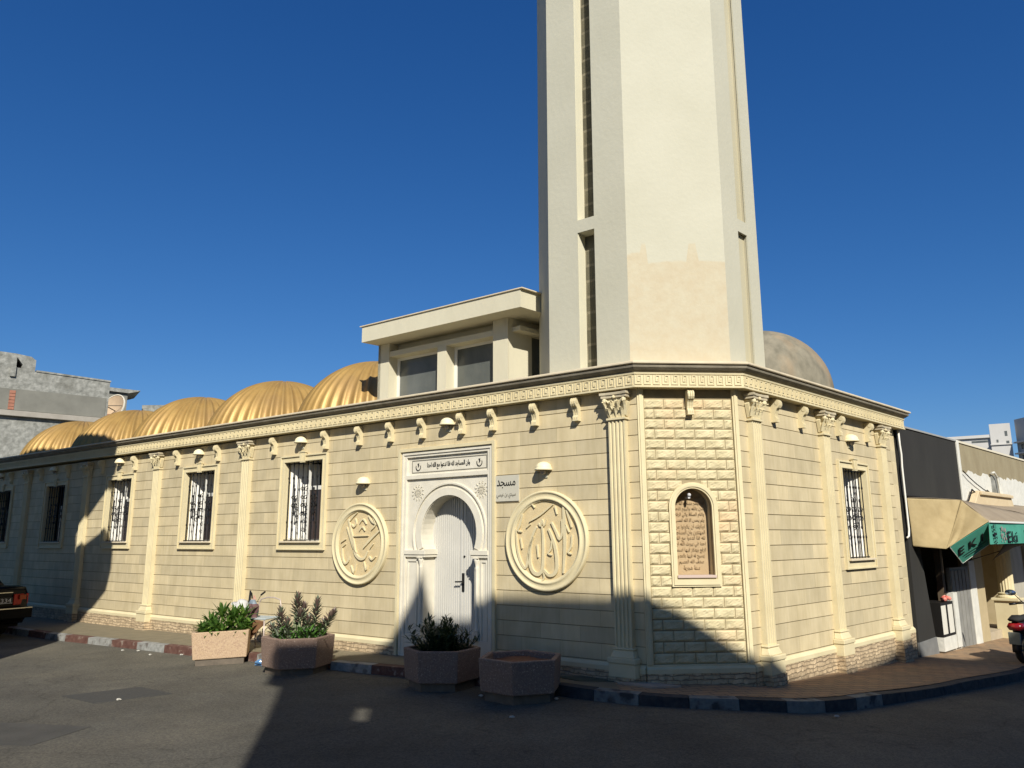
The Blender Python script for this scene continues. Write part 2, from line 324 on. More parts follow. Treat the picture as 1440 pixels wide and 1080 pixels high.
        for i, p in enumerate(P):
            t = (P[min(i + 1, n - 1)] - P[max(i - 1, 0)])
            t = t.normalized() if t.length > 1e-9 else Vector((1, 0)); q = Vector((-t.y, t.x))
            k = i / max(n - 1, 1); ww = w * (0.45 + 0.55 * math.sin(math.pi * min(max(k * 0.9 + 0.08, 0), 1))) if taper else w
            L_.append(p + q * ww / 2); R_.append(p - q * ww / 2)
        for i in range(n - 1):
            a, b, c, d = R_[i], R_[i + 1], L_[i + 1], L_[i]
            vs = [(a.x, y0, a.y), (b.x, y0, b.y), (c.x, y0, c.y), (d.x, y0, d.y), (a.x, y1, a.y), (b.x, y1, b.y), (c.x, y1, c.y), (d.x, y1, d.y)]
            s.add(vs, [(0,1,2,3),(4,7,6,5),(0,4,5,1),(2,6,7,3)] + ([(0,3,7,4)] if i == 0 else []) + ([(1,5,6,2)] if i == n - 2 else []))
        return s
    def grid(s, fn, nu, nv):
        vs = [fn(i / nu, j / nv) for j in range(nv + 1) for i in range(nu + 1)]
        fs = [(j * (nu + 1) + i, j * (nu + 1) + i + 1, (j + 1) * (nu + 1) + i + 1, (j + 1) * (nu + 1) + i) for j in range(nv) for i in range(nu)]
        return s.add(vs, fs)

WM = {}
def finish(name, me, mats, M, parent):
    for m in (mats if isinstance(mats, (list, tuple)) else [mats]): me.materials.append(m)
    o = bpy.data.objects.new(name, me); COL.objects.link(o); WM[o] = M.copy()
    if parent is not None:
        o.parent = parent; o.matrix_basis = WM[parent].inverted() @ M
    else: o.matrix_basis = M
    return o
def obj(name, mb, mats, parent=None, M=Matrix.Identity(4), fix=True, bevel=0.0):
    me = bpy.data.meshes.new(name); me.from_pydata(mb.v, [], mb.f)
    for p, mi, sm in zip(me.polygons, mb.mi, mb.smooth): p.material_index = mi; p.use_smooth = sm
    if fix:
        bm = bmesh.new(); bm.from_mesh(me); bmesh.ops.recalc_face_normals(bm, faces=bm.faces); bm.to_mesh(me); bm.free()
    me.update()
    o = finish(name, me, mats, M, parent)
    if bevel:
        b = o.modifiers.new('bevel', 'BEVEL'); b.width = bevel; b.segments = 2; b.limit_method = 'ANGLE'
    return o
def tag(o, label=None, cat=None, group=None, kind=None):
    if label: o['label'] = label
    if cat: o['category'] = cat
    if group: o['group'] = group
    if kind: o['kind'] = kind
    return o
def empty(name, M, label=None, cat=None, group=None, parent=None):
    o = bpy.data.objects.new(name, None); COL.objects.link(o); WM[o] = M.copy(); o.empty_display_size = 0.2
    if parent is not None: o.parent = parent; o.matrix_basis = WM[parent].inverted() @ M
    else: o.matrix_basis = M
    return tag(o, label, cat, group)
def copy_tree(o, M, parent=None):
    c = o.copy(); COL.objects.link(c); WM[c] = M.copy()
    if parent is not None: c.parent = parent; c.matrix_basis = WM[parent].inverted() @ M
    else: c.parent = None; c.matrix_basis = M
    base = WM[o].inverted()
    for ch in [x for x in bpy.data.objects if x.parent == o]:
        copy_tree(ch, M @ base @ WM[ch], c)
    return c
T = Matrix.Translation
def RZ(a): return Matrix.Rotation(a, 4, 'Z')

# Arabic shaping into presentation forms (right-to-left, joined)
AR = {'ا': ('\uFE8D', '\uFE8E'), 'أ': ('\uFE83', '\uFE84'), 'ب': ('\uFE8F', '\uFE90', '\uFE91', '\uFE92'), 'ت': ('\uFE95', '\uFE96', '\uFE97', '\uFE98'),
      'ج': ('\uFE9D', '\uFE9E', '\uFE9F', '\uFEA0'), 'ح': ('\uFEA1', '\uFEA2', '\uFEA3', '\uFEA4'), 'د': ('\uFEA9', '\uFEAA'), 'ر': ('\uFEAD', '\uFEAE'),
      'س': ('\uFEB1', '\uFEB2', '\uFEB3', '\uFEB4'), 'ص': ('\uFEB9', '\uFEBA', '\uFEBB', '\uFEBC'), 'ع': ('\uFEC9', '\uFECA', '\uFECB', '\uFECC'), 'ف': ('\uFED1', '\uFED2', '\uFED3', '\uFED4'),
      'ل': ('\uFEDD', '\uFEDE', '\uFEDF', '\uFEE0'), 'م': ('\uFEE1', '\uFEE2', '\uFEE3', '\uFEE4'), 'ن': ('\uFEE5', '\uFEE6', '\uFEE7', '\uFEE8'),
      'ه': ('\uFEE9', '\uFEEA', '\uFEEB', '\uFEEC'), 'و': ('\uFEED', '\uFEEE'), 'ي': ('\uFEF1', '\uFEF2', '\uFEF3', '\uFEF4'), 'ة': ('\uFE93', '\uFE94'), 'ك': ('\uFED9', '\uFEDA', '\uFEDB', '\uFEDC')}
def shape(t):
    out = []
    for w in t.split(' '):
        r = []
        for i, ch in enumerate(w):
            f = AR.get(ch)
            if not f: r.append(ch); continue
            pj = i > 0 and len(AR.get(w[i - 1], ())) == 4; nj = len(f) == 4 and i < len(w) - 1 and w[i + 1] in AR
            r.append(f[3] if (pj and nj) else f[1] if pj else f[2] if nj else f[0])
        out.append(''.join(reversed(r)))
    return ' '.join(reversed(out))
def text_mesh(body, size, width=None, extrude=0.004, height=None):
    c = bpy.data.curves.new('txt', 'FONT'); c.body = body; c.size = size; c.extrude = extrude; c.align_x = 'CENTER'; c.resolution_u = 3
    o = bpy.data.objects.new('txt', c); COL.objects.link(o)
    dg = bpy.context.evaluated_depsgraph_get(); me = bpy.data.meshes.new_from_object(o.evaluated_get(dg))
    bpy.data.objects.remove(o); bpy.data.curves.remove(c)
    xs = [v.co.x for v in me.vertices]; ys = [v.co.y for v in me.vertices]
    cx, cy = (min(xs) + max(xs)) / 2, (min(ys) + max(ys)) / 2
    kx = width / (max(xs) - min(xs)) if width else 1; ky = height / (max(ys) - min(ys)) if height else kx
    for v in me.vertices: v.co = Vector(((v.co.x - cx) * kx, -v.co.z, (v.co.y - cy) * ky))
    me.materials.clear(); return me
def text(name, body, size, mats, parent, M, width=None, height=None, extrude=0.004):
    return finish(name, text_mesh(body, size, width, extrude, height), mats, M, parent)

# ------------------------------------------------------------------ survey frames
A = Vector((1.44819, 8.78424)); B = Vector((2.64661, 8.87436))
a1, a3 = -0.642810, 0.777356
a2 = math.atan2(B.y - A.y, B.x - A.x); LEN2 = (B - A).length
def frame(P, a): return T((P.x, P.y, EZ)) @ RZ(a)
F1, F2, F3 = frame(A, a1), frame(A, a2), frame(B, a3)
def dirv(a): return Vector((math.cos(a), math.sin(a)))
def nrm(a): return Vector((math.sin(a), -math.cos(a)))      # outward, to the street
e1, e2, e3 = dirv(a1), dirv(a2), dirv(a3)
def interp(x, tab):
    if x <= tab[0][0]: return tab[0][1]
    for (x0, y0), (x1, y1) in zip(tab, tab[1:]):
        if x <= x1: t = (x - x0) / (x1 - x0); t = t * t * (3 - 2 * t) * 0.5 + t * 0.5; return y0 + (y1 - y0) * t
    return tab[-1][1]
GT = [(-60, -2.3), (-20, -1.9), (-8.3, -1.77), (-5.4, -1.74), (-2.4, -1.70), (-1, -1.665), (1.0, -1.66), (2.1, -1.68), (3.6, -1.78), (5.4, -1.90), (7.25, -1.99), (10, -2.09), (20, -2.3), (60, -2.6)]
def gz(x): return interp(x, GT) + EZ
def pz(x): return gz(x) + 0.115

# ------------------------------------------------------------------ ground: road, pavement, kerb
def mat_asphalt():
    m = mat('worn_asphalt', (0.068, 0.065, 0.059), (0.095, 0.092, 0.084), scale=1.1, rough=0.92, bump=1.0, bscale=120, c3=(0.115, 0.108, 0.094), s3=0.5, t3=(0.5, 0.72), spec=0.2, detail=10)
    N = m.node_tree.nodes; L = m.node_tree.links; P = N['Principled BSDF']
    tc = [n for n in N if n.type == 'TEX_COORD'][0]
    v = N.new('ShaderNodeTexVoronoi'); v.inputs['Scale'].default_value = 70; L.new(tc.outputs['Object'], v.inputs['Vector'])
    sp = N.new('ShaderNodeSeparateColor'); L.new(v.outputs['Color'], sp.inputs[0])
    r = N.new('ShaderNodeValToRGB'); r.color_ramp.elements[0].color = (0.78, 0.78, 0.78, 1); r.color_ramp.elements[1].color = (1.28, 1.26, 1.2, 1); r.color_ramp.elements[0].position = 0.1; r.color_ramp.elements[1].position = 0.95
    L.new(sp.outputs[0], r.inputs[0])
    # cracks
    v2 = N.new('ShaderNodeTexVoronoi'); v2.feature = 'DISTANCE_TO_EDGE'; v2.inputs['Scale'].default_value = 0.55
    nz = N.new('ShaderNodeTexNoise'); nz.inputs['Scale'].default_value = 2.5; nz.inputs['Detail'].default_value = 6; L.new(tc.outputs['Object'], nz.inputs['Vector'])
    mixv = N.new('ShaderNodeMix'); mixv.data_type = 'VECTOR'; mixv.inputs[0].default_value = 0.35; L.new(tc.outputs['Object'], mixv.inputs[4]); L.new(nz.outputs['Color'], mixv.inputs[5]); L.new(mixv.outputs[1], v2.inputs['Vector'])
    rc = N.new('ShaderNodeValToRGB'); rc.color_ramp.elements[0].position = 0.0; rc.color_ramp.elements[1].position = 0.006; rc.color_ramp.elements[0].color = (0.72, 0.72, 0.72, 1); rc.color_ramp.elements[1].color = (1, 1, 1, 1)
    L.new(v2.outputs['Distance'], rc.inputs[0])
    # dark oil blotches
    n4 = N.new('ShaderNodeTexNoise'); n4.inputs['Scale'].default_value = 3.3; n4.inputs['Detail'].default_value = 3; L.new(tc.outputs['Object'], n4.inputs['Vector'])
    r4 = N.new('ShaderNodeValToRGB'); r4.color_ramp.elements[0].position = 0.66; r4.color_ramp.elements[1].position = 0.74; r4.color_ramp.elements[0].color = (1, 1, 1, 1); r4.color_ramp.elements[1].color = (0.74, 0.73, 0.72, 1); L.new(n4.outputs['Fac'], r4.inputs[0])
    old = P.inputs['Base Color'].links[0].from_socket
    # pale dust settled along the kerb, broken up by noise
    sy = N.new('ShaderNodeSeparateXYZ'); L.new(tc.outputs['Object'], sy.inputs[0])
    pl_ = N.new('ShaderNodeMath'); pl_.operation = 'MULTIPLY_ADD'; pl_.inputs[1].default_value = 0.62; L.new(sy.outputs['X'], pl_.inputs[0]); L.new(sy.outputs['Y'], pl_.inputs[2])
    n6 = N.new('ShaderNodeTexNoise'); n6.inputs['Scale'].default_value = 0.9; n6.inputs['Detail'].default_value = 8; L.new(tc.outputs['Object'], n6.inputs['Vector'])
    ad_ = N.new('ShaderNodeMath'); ad_.operation = 'MULTIPLY_ADD'; ad_.inputs[1].default_value = 5.0; L.new(n6.outputs['Fac'], ad_.inputs[0]); L.new(pl_.outputs[0], ad_.inputs[2])
    mr_ = N.new('ShaderNodeMapRange'); mr_.inputs['From Min'].default_value = 7.6; mr_.inputs['From Max'].default_value = 11.4; mr_.interpolation_type = 'SMOOTHSTEP'; L.new(ad_.outputs[0], mr_.inputs['Value'])
    r6 = N.new('ShaderNodeValToRGB'); r6.color_ramp.elements[0].color = (1, 1, 1, 1); r6.color_ramp.elements[1].color = (1.34, 1.32, 1.24, 1); L.new(mr_.outputs[0], r6.inputs[0])
    for src in (r.outputs[0], rc.outputs[0], r4.outputs[0], r6.outputs[0]):
        mm = N.new('ShaderNodeMix'); mm.data_type = 'RGBA'; mm.blend_type = 'MULTIPLY'; mm.inputs[0].default_value = 1.0
        L.new(old, mm.inputs[6]); L.new(src, mm.inputs[7]); old = mm.outputs[2]
    L.new(old, P.inputs['Base Color'])
    return m
asph = mat_asphalt()
mb = MB()
xs = [-300, -120, -60] + [x * 0.5 for x in range(-60, 61)] + [45, 80, 300]
ys = [-60, -30, -15, -8, -4, 0, 2, 4, 6, 8, 10, 12, 14, 17, 20, 25, 32, 45, 70, 120, 300, 900]
for y in ys:
    for x in xs: mb.v.append((x, y, gz(x) + (0.012 * math.sin(x * 1.7 + y * 0.6) * math.exp(-((y - 6) / 8) ** 2))))
for j in range(len(ys) - 1):
    for i in range(len(xs) - 1):
        k = j * len(xs) + i; mb.f.append([k, k + 1, k + len(xs) + 1, k + len(xs)]); mb.mi.append(0); mb.smooth.append(True)
tag(obj('road', mb, asph), 'worn grey asphalt street in front of the mosque', 'road', kind='structure')

kerb_pts = [(-60, 53.0), (-20.0, 23.3), (-8.26, 14.47), (-5.37, 12.60), (-2.38, 10.66), (-1.42, 10.02), (0.40, 8.80), (0.89, 8.38), (1.45, 8.10), (2.14, 8.03), (2.9, 8.16), (3.6, 8.56), (4.4, 9.14), (5.39, 9.95), (7.25, 11.44), (20, 24.0), (50, 54)]
def resample(pts, step):
    out = []; carry = 0
    for p, q in zip(pts, pts[1:]):
        p, q = Vector(p), Vector(q); L_ = (q - p).length; n = max(1, int(L_ / step))
        for i in range(n): out.append(p + (q - p) * (i / n))
    out.append(Vector(pts[-1])); return out
def smooth(pl, it=2):
    for _ in range(it): pl = [pl[0]] + [(pl[i - 1] + pl[i] * 2 + pl[i + 1]) / 4 for i in range(1, len(pl) - 1)] + [pl[-1]]
    return pl
kp = smooth(resample(kerb_pts, 0.15), 3)
# arc length
arc = [0]
for p, q in zip(kp, kp[1:]): arc.append(arc[-1] + (q - p).length)
def at(s_):
    for i in range(len(arc) - 1):
        if arc[i + 1] >= s_:
            t = (s_ - arc[i]) / max(arc[i + 1] - arc[i], 1e-6); p = kp[i] + (kp[i + 1] - kp[i]) * t; d = (kp[i + 1] - kp[i]).normalized(); return p, d
    return kp[-1], (kp[-1] - kp[-2]).normalized()
def near_arc(x, y): return arc[min(range(len(kp)), key=lambda i: (kp[i].x - x) ** 2 + (kp[i].y - y) ** 2)]
red = mat('worn_red_kerb_paint', (0.085, 0.038, 0.030), (0.14, 0.075, 0.06), scale=14, c3=(0.25, 0.2, 0.17), s3=9, t3=(0.58, 0.7), bump=0.4)
wht = mat('worn_white_kerb_paint', (0.20, 0.205, 0.20), (0.34, 0.345, 0.34), scale=16, c3=(0.14, 0.13, 0.12), s3=8, t3=(0.52, 0.62), bump=0.4)
navy = mat('dark_kerb_paint', (0.025, 0.028, 0.035), (0.06, 0.06, 0.065), scale=14, bump=0.4)
gkb = mat('faded_blue_grey_kerb_paint', (0.12, 0.135, 0.14), (0.20, 0.22, 0.22), scale=14, c3=(0.05, 0.05, 0.055), s3=7, t3=(0.5, 0.62), bump=0.4)
kst = mat('kerb_concrete', (0.22, 0.19, 0.15), (0.30, 0.26, 0.21), scale=9, bump=0.4)
mb = MB(); s0 = near_arc(-14, 18.8); s_end = near_arc(16, 20); s_ = s0; k = 0; NA = near_arc(-0.5, 9.4)
s_corner = near_arc(-8.26, 14.47)
while s_ < s_end:
    L_ = 0.74 if s_ < NA else 0.50
    right = s_ > NA
    far = s_ > near_arc(3.9, 8.75)
    mb.cur = ((2 if far else 3) if right else 1) if k % 2 else (2 if right else 0)
    n = 3
    for j in range(n):
        sa, sb = s_ + L_ * j / n + (0.004 if j == 0 else 0), s_ + L_ * (j + 1) / n - (0.004 if j == n - 1 else 0)
        (p, d), (q, d2) = at(sa), at(sb); na, nb = Vector((-d.y, d.x)), Vector((-d2.y, d2.x))
        def V(pt, nn, off, z): return (pt.x + nn.x * off, pt.y + nn.y * off, z)
        z0a, z0b = gz(p.x) - 0.1, gz(q.x) - 0.1; z1a, z1b = gz(p.x) + 0.108, gz(q.x) + 0.108
        mb.hexa([V(p, na, 0, z0a), V(q, nb, 0, z0b), V(q, nb, .14, z0b), V(p, na, .14, z0a), V(p, na, .012, z1a), V(q, nb, .012, z1b), V(q, nb, .14, z1b + .006), V(p, na, .14, z1a + .006)])
    s_ += L_; k += 1
tag(obj('kerb', mb, [red, wht, navy, gkb]), 'kerb stones painted in worn red, white and dark bands', 'kerb', kind='structure')
# pavement between building line and kerb
BW = [A + e1 * -60, A + e1 * -20, A + e1 * -10.7, A + e1 * -5, A + e1 * -1.2, A, B, B + e3 * 2.4, B + e3 * 5, B + e3 * 9, B + e3 * 18, B + e3 * 60]
KW = [Vector((-46, 43)), A + e1 * -20 + nrm(a1) * 1.1, Vector((-8.6, 14.8)), Vector((-2.9, 11.05)), Vector((-0.6, 9.6)), Vector((0.7, 8.65)), Vector((3.0, 8.32)), Vector((4.0, 8.95)), Vector((5.9, 10.45)), Vector((8.2, 12.5)), Vector((15, 19.2)), Vector((45, 49))]
def snap(p):
    s_ = near_arc(p.x, p.y); q, d = at(s_); return q + Vector((-d.y, d.x)) * 0.135
KW = [snap(p) if -12 < p.x < 16 else p for p in KW]
def mat_paver():
    m = bpy.data.materials.new('pavement_blocks'); m.use_nodes = True; N = m.node_tree.nodes; L = m.node_tree.links; P = N['Principled BSDF']; P.inputs['Roughness'].default_value = 0.9
    g = N.new('ShaderNodeNewGeometry'); mp = N.new('ShaderNodeMapping'); mp.inputs['Rotation'].default_value = (0, 0, R(-20)); L.new(g.outputs['Position'], mp.inputs[0])
    bt = N.new('ShaderNodeTexBrick'); bt.inputs['Scale'].default_value = 1; bt.inputs['Brick Width'].default_value = 0.22; bt.inputs['Row Height'].default_value = 0.11; bt.inputs['Mortar Size'].default_value = 0.006
    bt.inputs['Color1'].default_value = (0.36, 0.225, 0.115, 1); bt.inputs['Color2'].default_value = (0.27, 0.19, 0.105, 1); bt.inputs['Mortar'].default_value = (0.09, 0.07, 0.055, 1)
    L.new(mp.outputs[0], bt.inputs['Vector'])
    n = N.new('ShaderNodeTexNoise'); n.inputs['Scale'].default_value = 5; n.inputs['Detail'].default_value = 8; L.new(g.outputs['Position'], n.inputs['Vector'])
    r = N.new('ShaderNodeValToRGB'); r.color_ramp.elements[0].color = (0.15, 0.125, 0.072, 1); r.color_ramp.elements[1].color = (0.195, 0.16, 0.095, 1); r.color_ramp.elements[0].position = 0.3; r.color_ramp.elements[1].position = 0.7; L.new(n.outputs['Fac'], r.inputs[0])
    sp = N.new('ShaderNodeSeparateXYZ'); L.new(g.outputs['Position'], sp.inputs[0])
    gt = N.new('ShaderNodeMath'); gt.operation = 'GREATER_THAN'; gt.inputs[1].default_value = 1.1; L.new(sp.outputs['X'], gt.inputs[0])
    mx = N.new('ShaderNodeMix'); mx.data_type = 'RGBA'; L.new(gt.outputs[0], mx.inputs[0]); L.new(r.outputs[0], mx.inputs[6])
    mm = N.new('ShaderNodeMix'); mm.data_type = 'RGBA'; mm.blend_type = 'MULTIPLY'; mm.inputs[0].default_value = 0.9
    r5 = N.new('ShaderNodeValToRGB'); r5.color_ramp.elements[0].color = (0.55, 0.55, 0.55, 1); r5.color_ramp.elements[1].color = (1.25, 1.2, 1.15, 1); L.new(n.outputs['Fac'], r5.inputs[0])
    L.new(bt.outputs['Color'], mm.inputs[6]); L.new(r5.outputs[0], mm.inputs[7]); L.new(mm.outputs[2], mx.inputs[7]); L.new(mx.outputs[2], P.inputs['Base Color'])
    b = N.new('ShaderNodeBump'); b.inputs['Strength'].default_value = 0.6; b.inputs['Distance'].default_value = 0.01
    nb = N.new('ShaderNodeTexNoise'); nb.inputs['Scale'].default_value = 35; nb.inputs['Detail'].default_value = 6; L.new(g.outputs['Position'], nb.inputs['Vector']); L.new(nb.outputs['Fac'], b.inputs['Height']); L.new(b.outputs[0], P.inputs['Normal'])
    return m
mb = MB(); NV = 10
rowsA, rowsB = [], []
for i in range(len(BW) - 1):
    n = 24 if 1 <= i <= 9 else 8
    for j in range(n): rowsA.append(BW[i].lerp(BW[i + 1], j / n)); rowsB.append(KW[i].lerp(KW[i + 1], j / n))
rowsA.append(BW[-1]); rowsB.append(KW[-1])
rowsB = [snap(p) if -9.5 < p.x < 14 else p for p in rowsB]
for i, (p, q) in enumerate(zip(rowsA, rowsB)):
    for j in range(NV + 1):
        c = p.lerp(q, j / NV); mb.v.append((c.x, c.y, pz(c.x)))
for i in range(len(rowsA) - 1):
    for j in range(NV): k = i * (NV + 1) + j; mb.f.append([k, k + 1, k + NV + 2, k + NV + 1]); mb.mi.append(0); mb.smooth.append(True)
tag(obj('pavement', mb, mat_paver()), 'pavement along the mosque, sandy concrete turning to brown block paving', 'pavement', kind='structure')

# ------------------------------------------------------------------ the mosque
mosque = empty('mosque', T((A.x, A.y, pz(A.x))), 'cream stone single storey mosque with fluted pilasters, key frieze and gilded domes on the roof', 'mosque')
LEFT = -24.0
def subtract(iv, holes):
    out = [iv]
    for (a, b) in holes:
        nx = []
        for (c, d) in out:
            if b <= c or a >= d: nx.append((c, d)); continue
            if a > c: nx.append((c, a))
            if b < d: nx.append((b, d))
        out = nx
    return out
def course_wall(name, F, s0, s1, openings, z_lo=-1.45, z_hi=1.70, depth=0.22, g=0.0045, gd=0.010):
    """stone courses with real grooves; openings: (s0,s1,z0,z1)"""
    zs = [ZJ + 0.18 * k for k in range(60) if z_lo < ZJ + 0.18 * k < z_hi]
    edges = [z_lo] + zs + [z_hi]
    m1, m2 = MB(), MB()
    for za, zb in zip(edges, edges[1:]):
        cuts = sorted({za, zb} | {z for o in openings for z in (o[2], o[3]) if za < z < zb})
        for ca, cb in zip(cuts, cuts[1:]):
            hs = [(o[0], o[1]) for o in openings if o[2] <= (ca + cb) / 2 <= o[3]]
            lo = ca + (g if ca in zs else 0); hi = cb - (g if cb in zs else 0)
            for (p, q) in subtract((s0, s1), hs):
                if q - p > 0.005: m1.box(p, q, 0.0, 0.06, lo, hi)
    cuts = sorted({z_lo, z_hi} | {z for o in openings for z in (o[2], o[3])})
    for ca, cb in zip(cuts, cuts[1:]):
        hs = [(o[0], o[1]) for o in openings if o[2] <= (ca + cb) / 2 <= o[3]]
        for (p, q) in subtract((s0, s1), hs):
            if q - p > 0.005: m2.box(p + 0.001, q - 0.001, gd, depth, ca, cb)
    # reveals
    m3 = MB()
    w = obj(name, m1, stone, mosque, F)
    obj('joint_bed', m2, groove, w, F)
    return w
WS1 = [-6.00, -8.97, -11.92, -14.86, -17.80, -20.75]       # window centres on the long front
WW, WZ0, WZ1 = 0.48, -0.03, 1.235
open1 = [(c - WW, c + WW, WZ0, WZ1) for c in WS1] + [(-3.80, -2.12, -1.7, 1.22)]
WS3 = 3.16
open3 = [(WS3 - 0.42, WS3 + 0.42, -0.31, 0.945)]
wall1 = course_wall('wall', F1, LEFT, 0.0, open1)
wall3 = course_wall('wall', F3, 0.0, 4.95, open3)
# chamfered corner: backing + rock faced blocks
mb = MB()
def arch_pts(cx, cz, r, z0, n=24, half=True):
    """door / niche outline: straight sides from z0 then a semicircle, ccw"""
    pts = [(cx - r, z0), (cx + r, z0)]
    for i in range(n + 1): a = math.pi * i / n; pts.append((cx + r * math.cos(a), cz + r * math.sin(a)))
    return pts
NC, NCZ = 0.605, 0.335
mb.plate([(0, -1.45), (LEN2, -1.45), (LEN2, 1.70), (0, 1.70)], [arch_pts(NC, NCZ, 0.213, -0.44)[::-1]], 0.016, 0.07)
obj('wall', mb, groove, mosque, F2)
mb = MB(); bh = 0.1179; zt = 0.7606 + bh * 7
rnd = random.Random(3)
def rock(x0, x1, z0, z1):
    nx, nz = max(4, int((x1 - x0) / 0.022)), 6
    ph = [rnd.uniform(0, 6.28) for _ in range(6)]
    def f(u, v):
        e = min(u, 1 - u) * (x1 - x0), min(v, 1 - v) * (z1 - z0); k = min(1, min(e) / 0.010)
        n = 0.5 + 0.25 * math.sin(u * 9 + ph[0] + v * 3) + 0.2 * math.sin(v * 8 + ph[1] - u * 5) + 0.15 * math.sin(u * 17 + v * 15 + ph[2]) + 0.12 * math.sin(u * 31 - v * 23 + ph[3])
        return (x0 + (x1 - x0) * u, 0.010 - k * (0.009 + 0.010 * n), z0 + (z1 - z0) * v)
    mb.grid(f, nx, nz)
    mb.box(x0, x1, 0.0101, 0.03, z0, z1)
i = 0; z = zt
while z > -1.36:
    za, zb = max(z - bh + 0.006, -1.37), min(z - 0.006, 1.69)
    off = 0.118 if i % 2 else 0.0
    xs_ = [0.085] + [x for x in [0.085 + off + 0.236 * k for k in range(0 if i % 2 else 1, 7)] if x < 1.10] + [1.13]
    # niche frame keeps a clear zone
    for xa, xb in zip(xs_, xs_[1:]):
        if zb - za < 0.02: continue
        segs = [(xa + 0.004, xb - 0.004)]
        def halfw(zz):
            if zz < -0.46: return None
            if zz <= NCZ: return 0.226
            d = 0.226 ** 2 - (zz - NCZ) ** 2
            return math.sqrt(d) if d > 0 else None
        h = max([w for w in (halfw(za), halfw(zb), halfw((za + zb) / 2)) if w] or [0])
        if h: segs = subtract(segs[0], [(NC - h, NC + h)])
        for (p, q) in segs:
            if q - p > 0.03: rock(p, q, za, zb)
    z -= bh; i += 1
obj('rock_faced_panel', mb, rockf, mosque, F2)
mb = MB()
for (x0, x1) in ((0.002, 0.078), (1.132, LEN2 - 0.002)):
    mb.box(x0, x1, -0.018, 0.02, -1.36, 1.70); mb.box(x0 + 0.02, x1 - 0.02, -0.030, 0.0, -1.36, 1.70)
mb.box(0.0, LEN2, -0.012, 0.03, -1.45, -1.362)
obj('panel_frame', mb, trim, mosque, F2, bevel=0.004)
# niche with the carved text
niche = empty('niche', F2 @ T((NC, 0, 0)), parent=mosque)
mb = MB()
mb.plate(arch_pts(NC, NCZ, 0.282, -0.54), [arch_pts(NC, NCZ, 0.213, -0.44)[::-1]], -0.022, 0.03)
mb.plate(arch_pts(NC, NCZ, 0.262, -0.52), [arch_pts(NC, NCZ, 0.232, -0.46)[::-1]], -0.034, -0.02)
# reveal
ins = arch_pts(NC, NCZ, 0.2135, -0.44)
outs = arch_pts(NC, NCZ, 0.235, -0.46)
mb.plate(outs, [ins[::-1]], 0.0305, 0.16)
obj('frame', mb, trim, niche, F2)
mb = MB(); mb.plate(arch_pts(NC, NCZ, 0.213, -0.44), [], 0.155, 0.18)
tp = obj('text_panel', mb, plaqt, niche, F2)
mb = MB(); mb.box(NC - 0.222, NC + 0.222, -0.045, 0.10, -0.445, -0.415)
obj('sill', mb, mat('pinkish_sill_stone', (0.50, 0.40, 0.36)), niche, F2, bevel=0.004)
mb = MB(); mb.sphere((NC - 0.03, 0.02, NCZ + 0.14), 0.022, 10); mb.box(NC - 0.045, NC - 0.02, 0.02, 0.15, NCZ + 0.10, NCZ + 0.125)
obj('spotlight', mb, mat('steel_spotlight', (0.55, 0.55, 0.58), rough=0.3), niche, F2)
NLINES = ['بسم الله الرحمن', 'انما يعمر مساجد الله من', 'امن بالله واليوم الاحر', 'وافام الصلاة واتي الركاة', 'ولم يحس الا الله فعسي', 'اولايك ان يكونوا من', 'المهتدين وان المساجد', 'لله فلا تدعوا مع الله', 'احدا في بيوت الله ان', 'ترفع ويدكر فيها اسمه', 'يسبح له فيها بالعدو', 'صدق الله العصيم', 'سنة هجرية']
NLINES = [l.replace('ق', 'ف').replace('ئ', 'ي') for l in NLINES]
for k, l in enumerate(NLINES):
    w = 0.35 if 1 <= k <= 9 else (0.27 if k == 0 else 0.31 if k == 10 else 0.29 if k == 11 else 0.19)
    text('carved_line', shape(l), 0.06, plaqt, tp, F2 @ T((NC, 0.150, 0.455 - 0.0665 * k)), width=w, height=0.058, extrude=0.007)

# plinths
def plinth(F, s0, s1, holes, z0):
    mb = MB()
    for (p, q) in subtract((s0, s1), holes): mb.box(p, q, -0.030, 0.05, z0, -1.452)
    o = obj('plinth', mb, rubble, mosque, F)
    mb = MB()
    for (p, q) in subtract((s0, s1), holes):
        mb.prism([(-0.034, -1.452), (0.03, -1.452), (0.03, -1.37), (-0.002, -1.37), (-0.034, -1.405)], p, q, 'x')
    obj('plinth_cap', mb, trim, o, F)
plinth(F1, LEFT, 0.0, [(-3.84, -2.08)], -2.1)
plinth(F2, 0.0, LEN2, [], -2.1)
plinth(F3, 0.0, 4.95, [], -2.3)

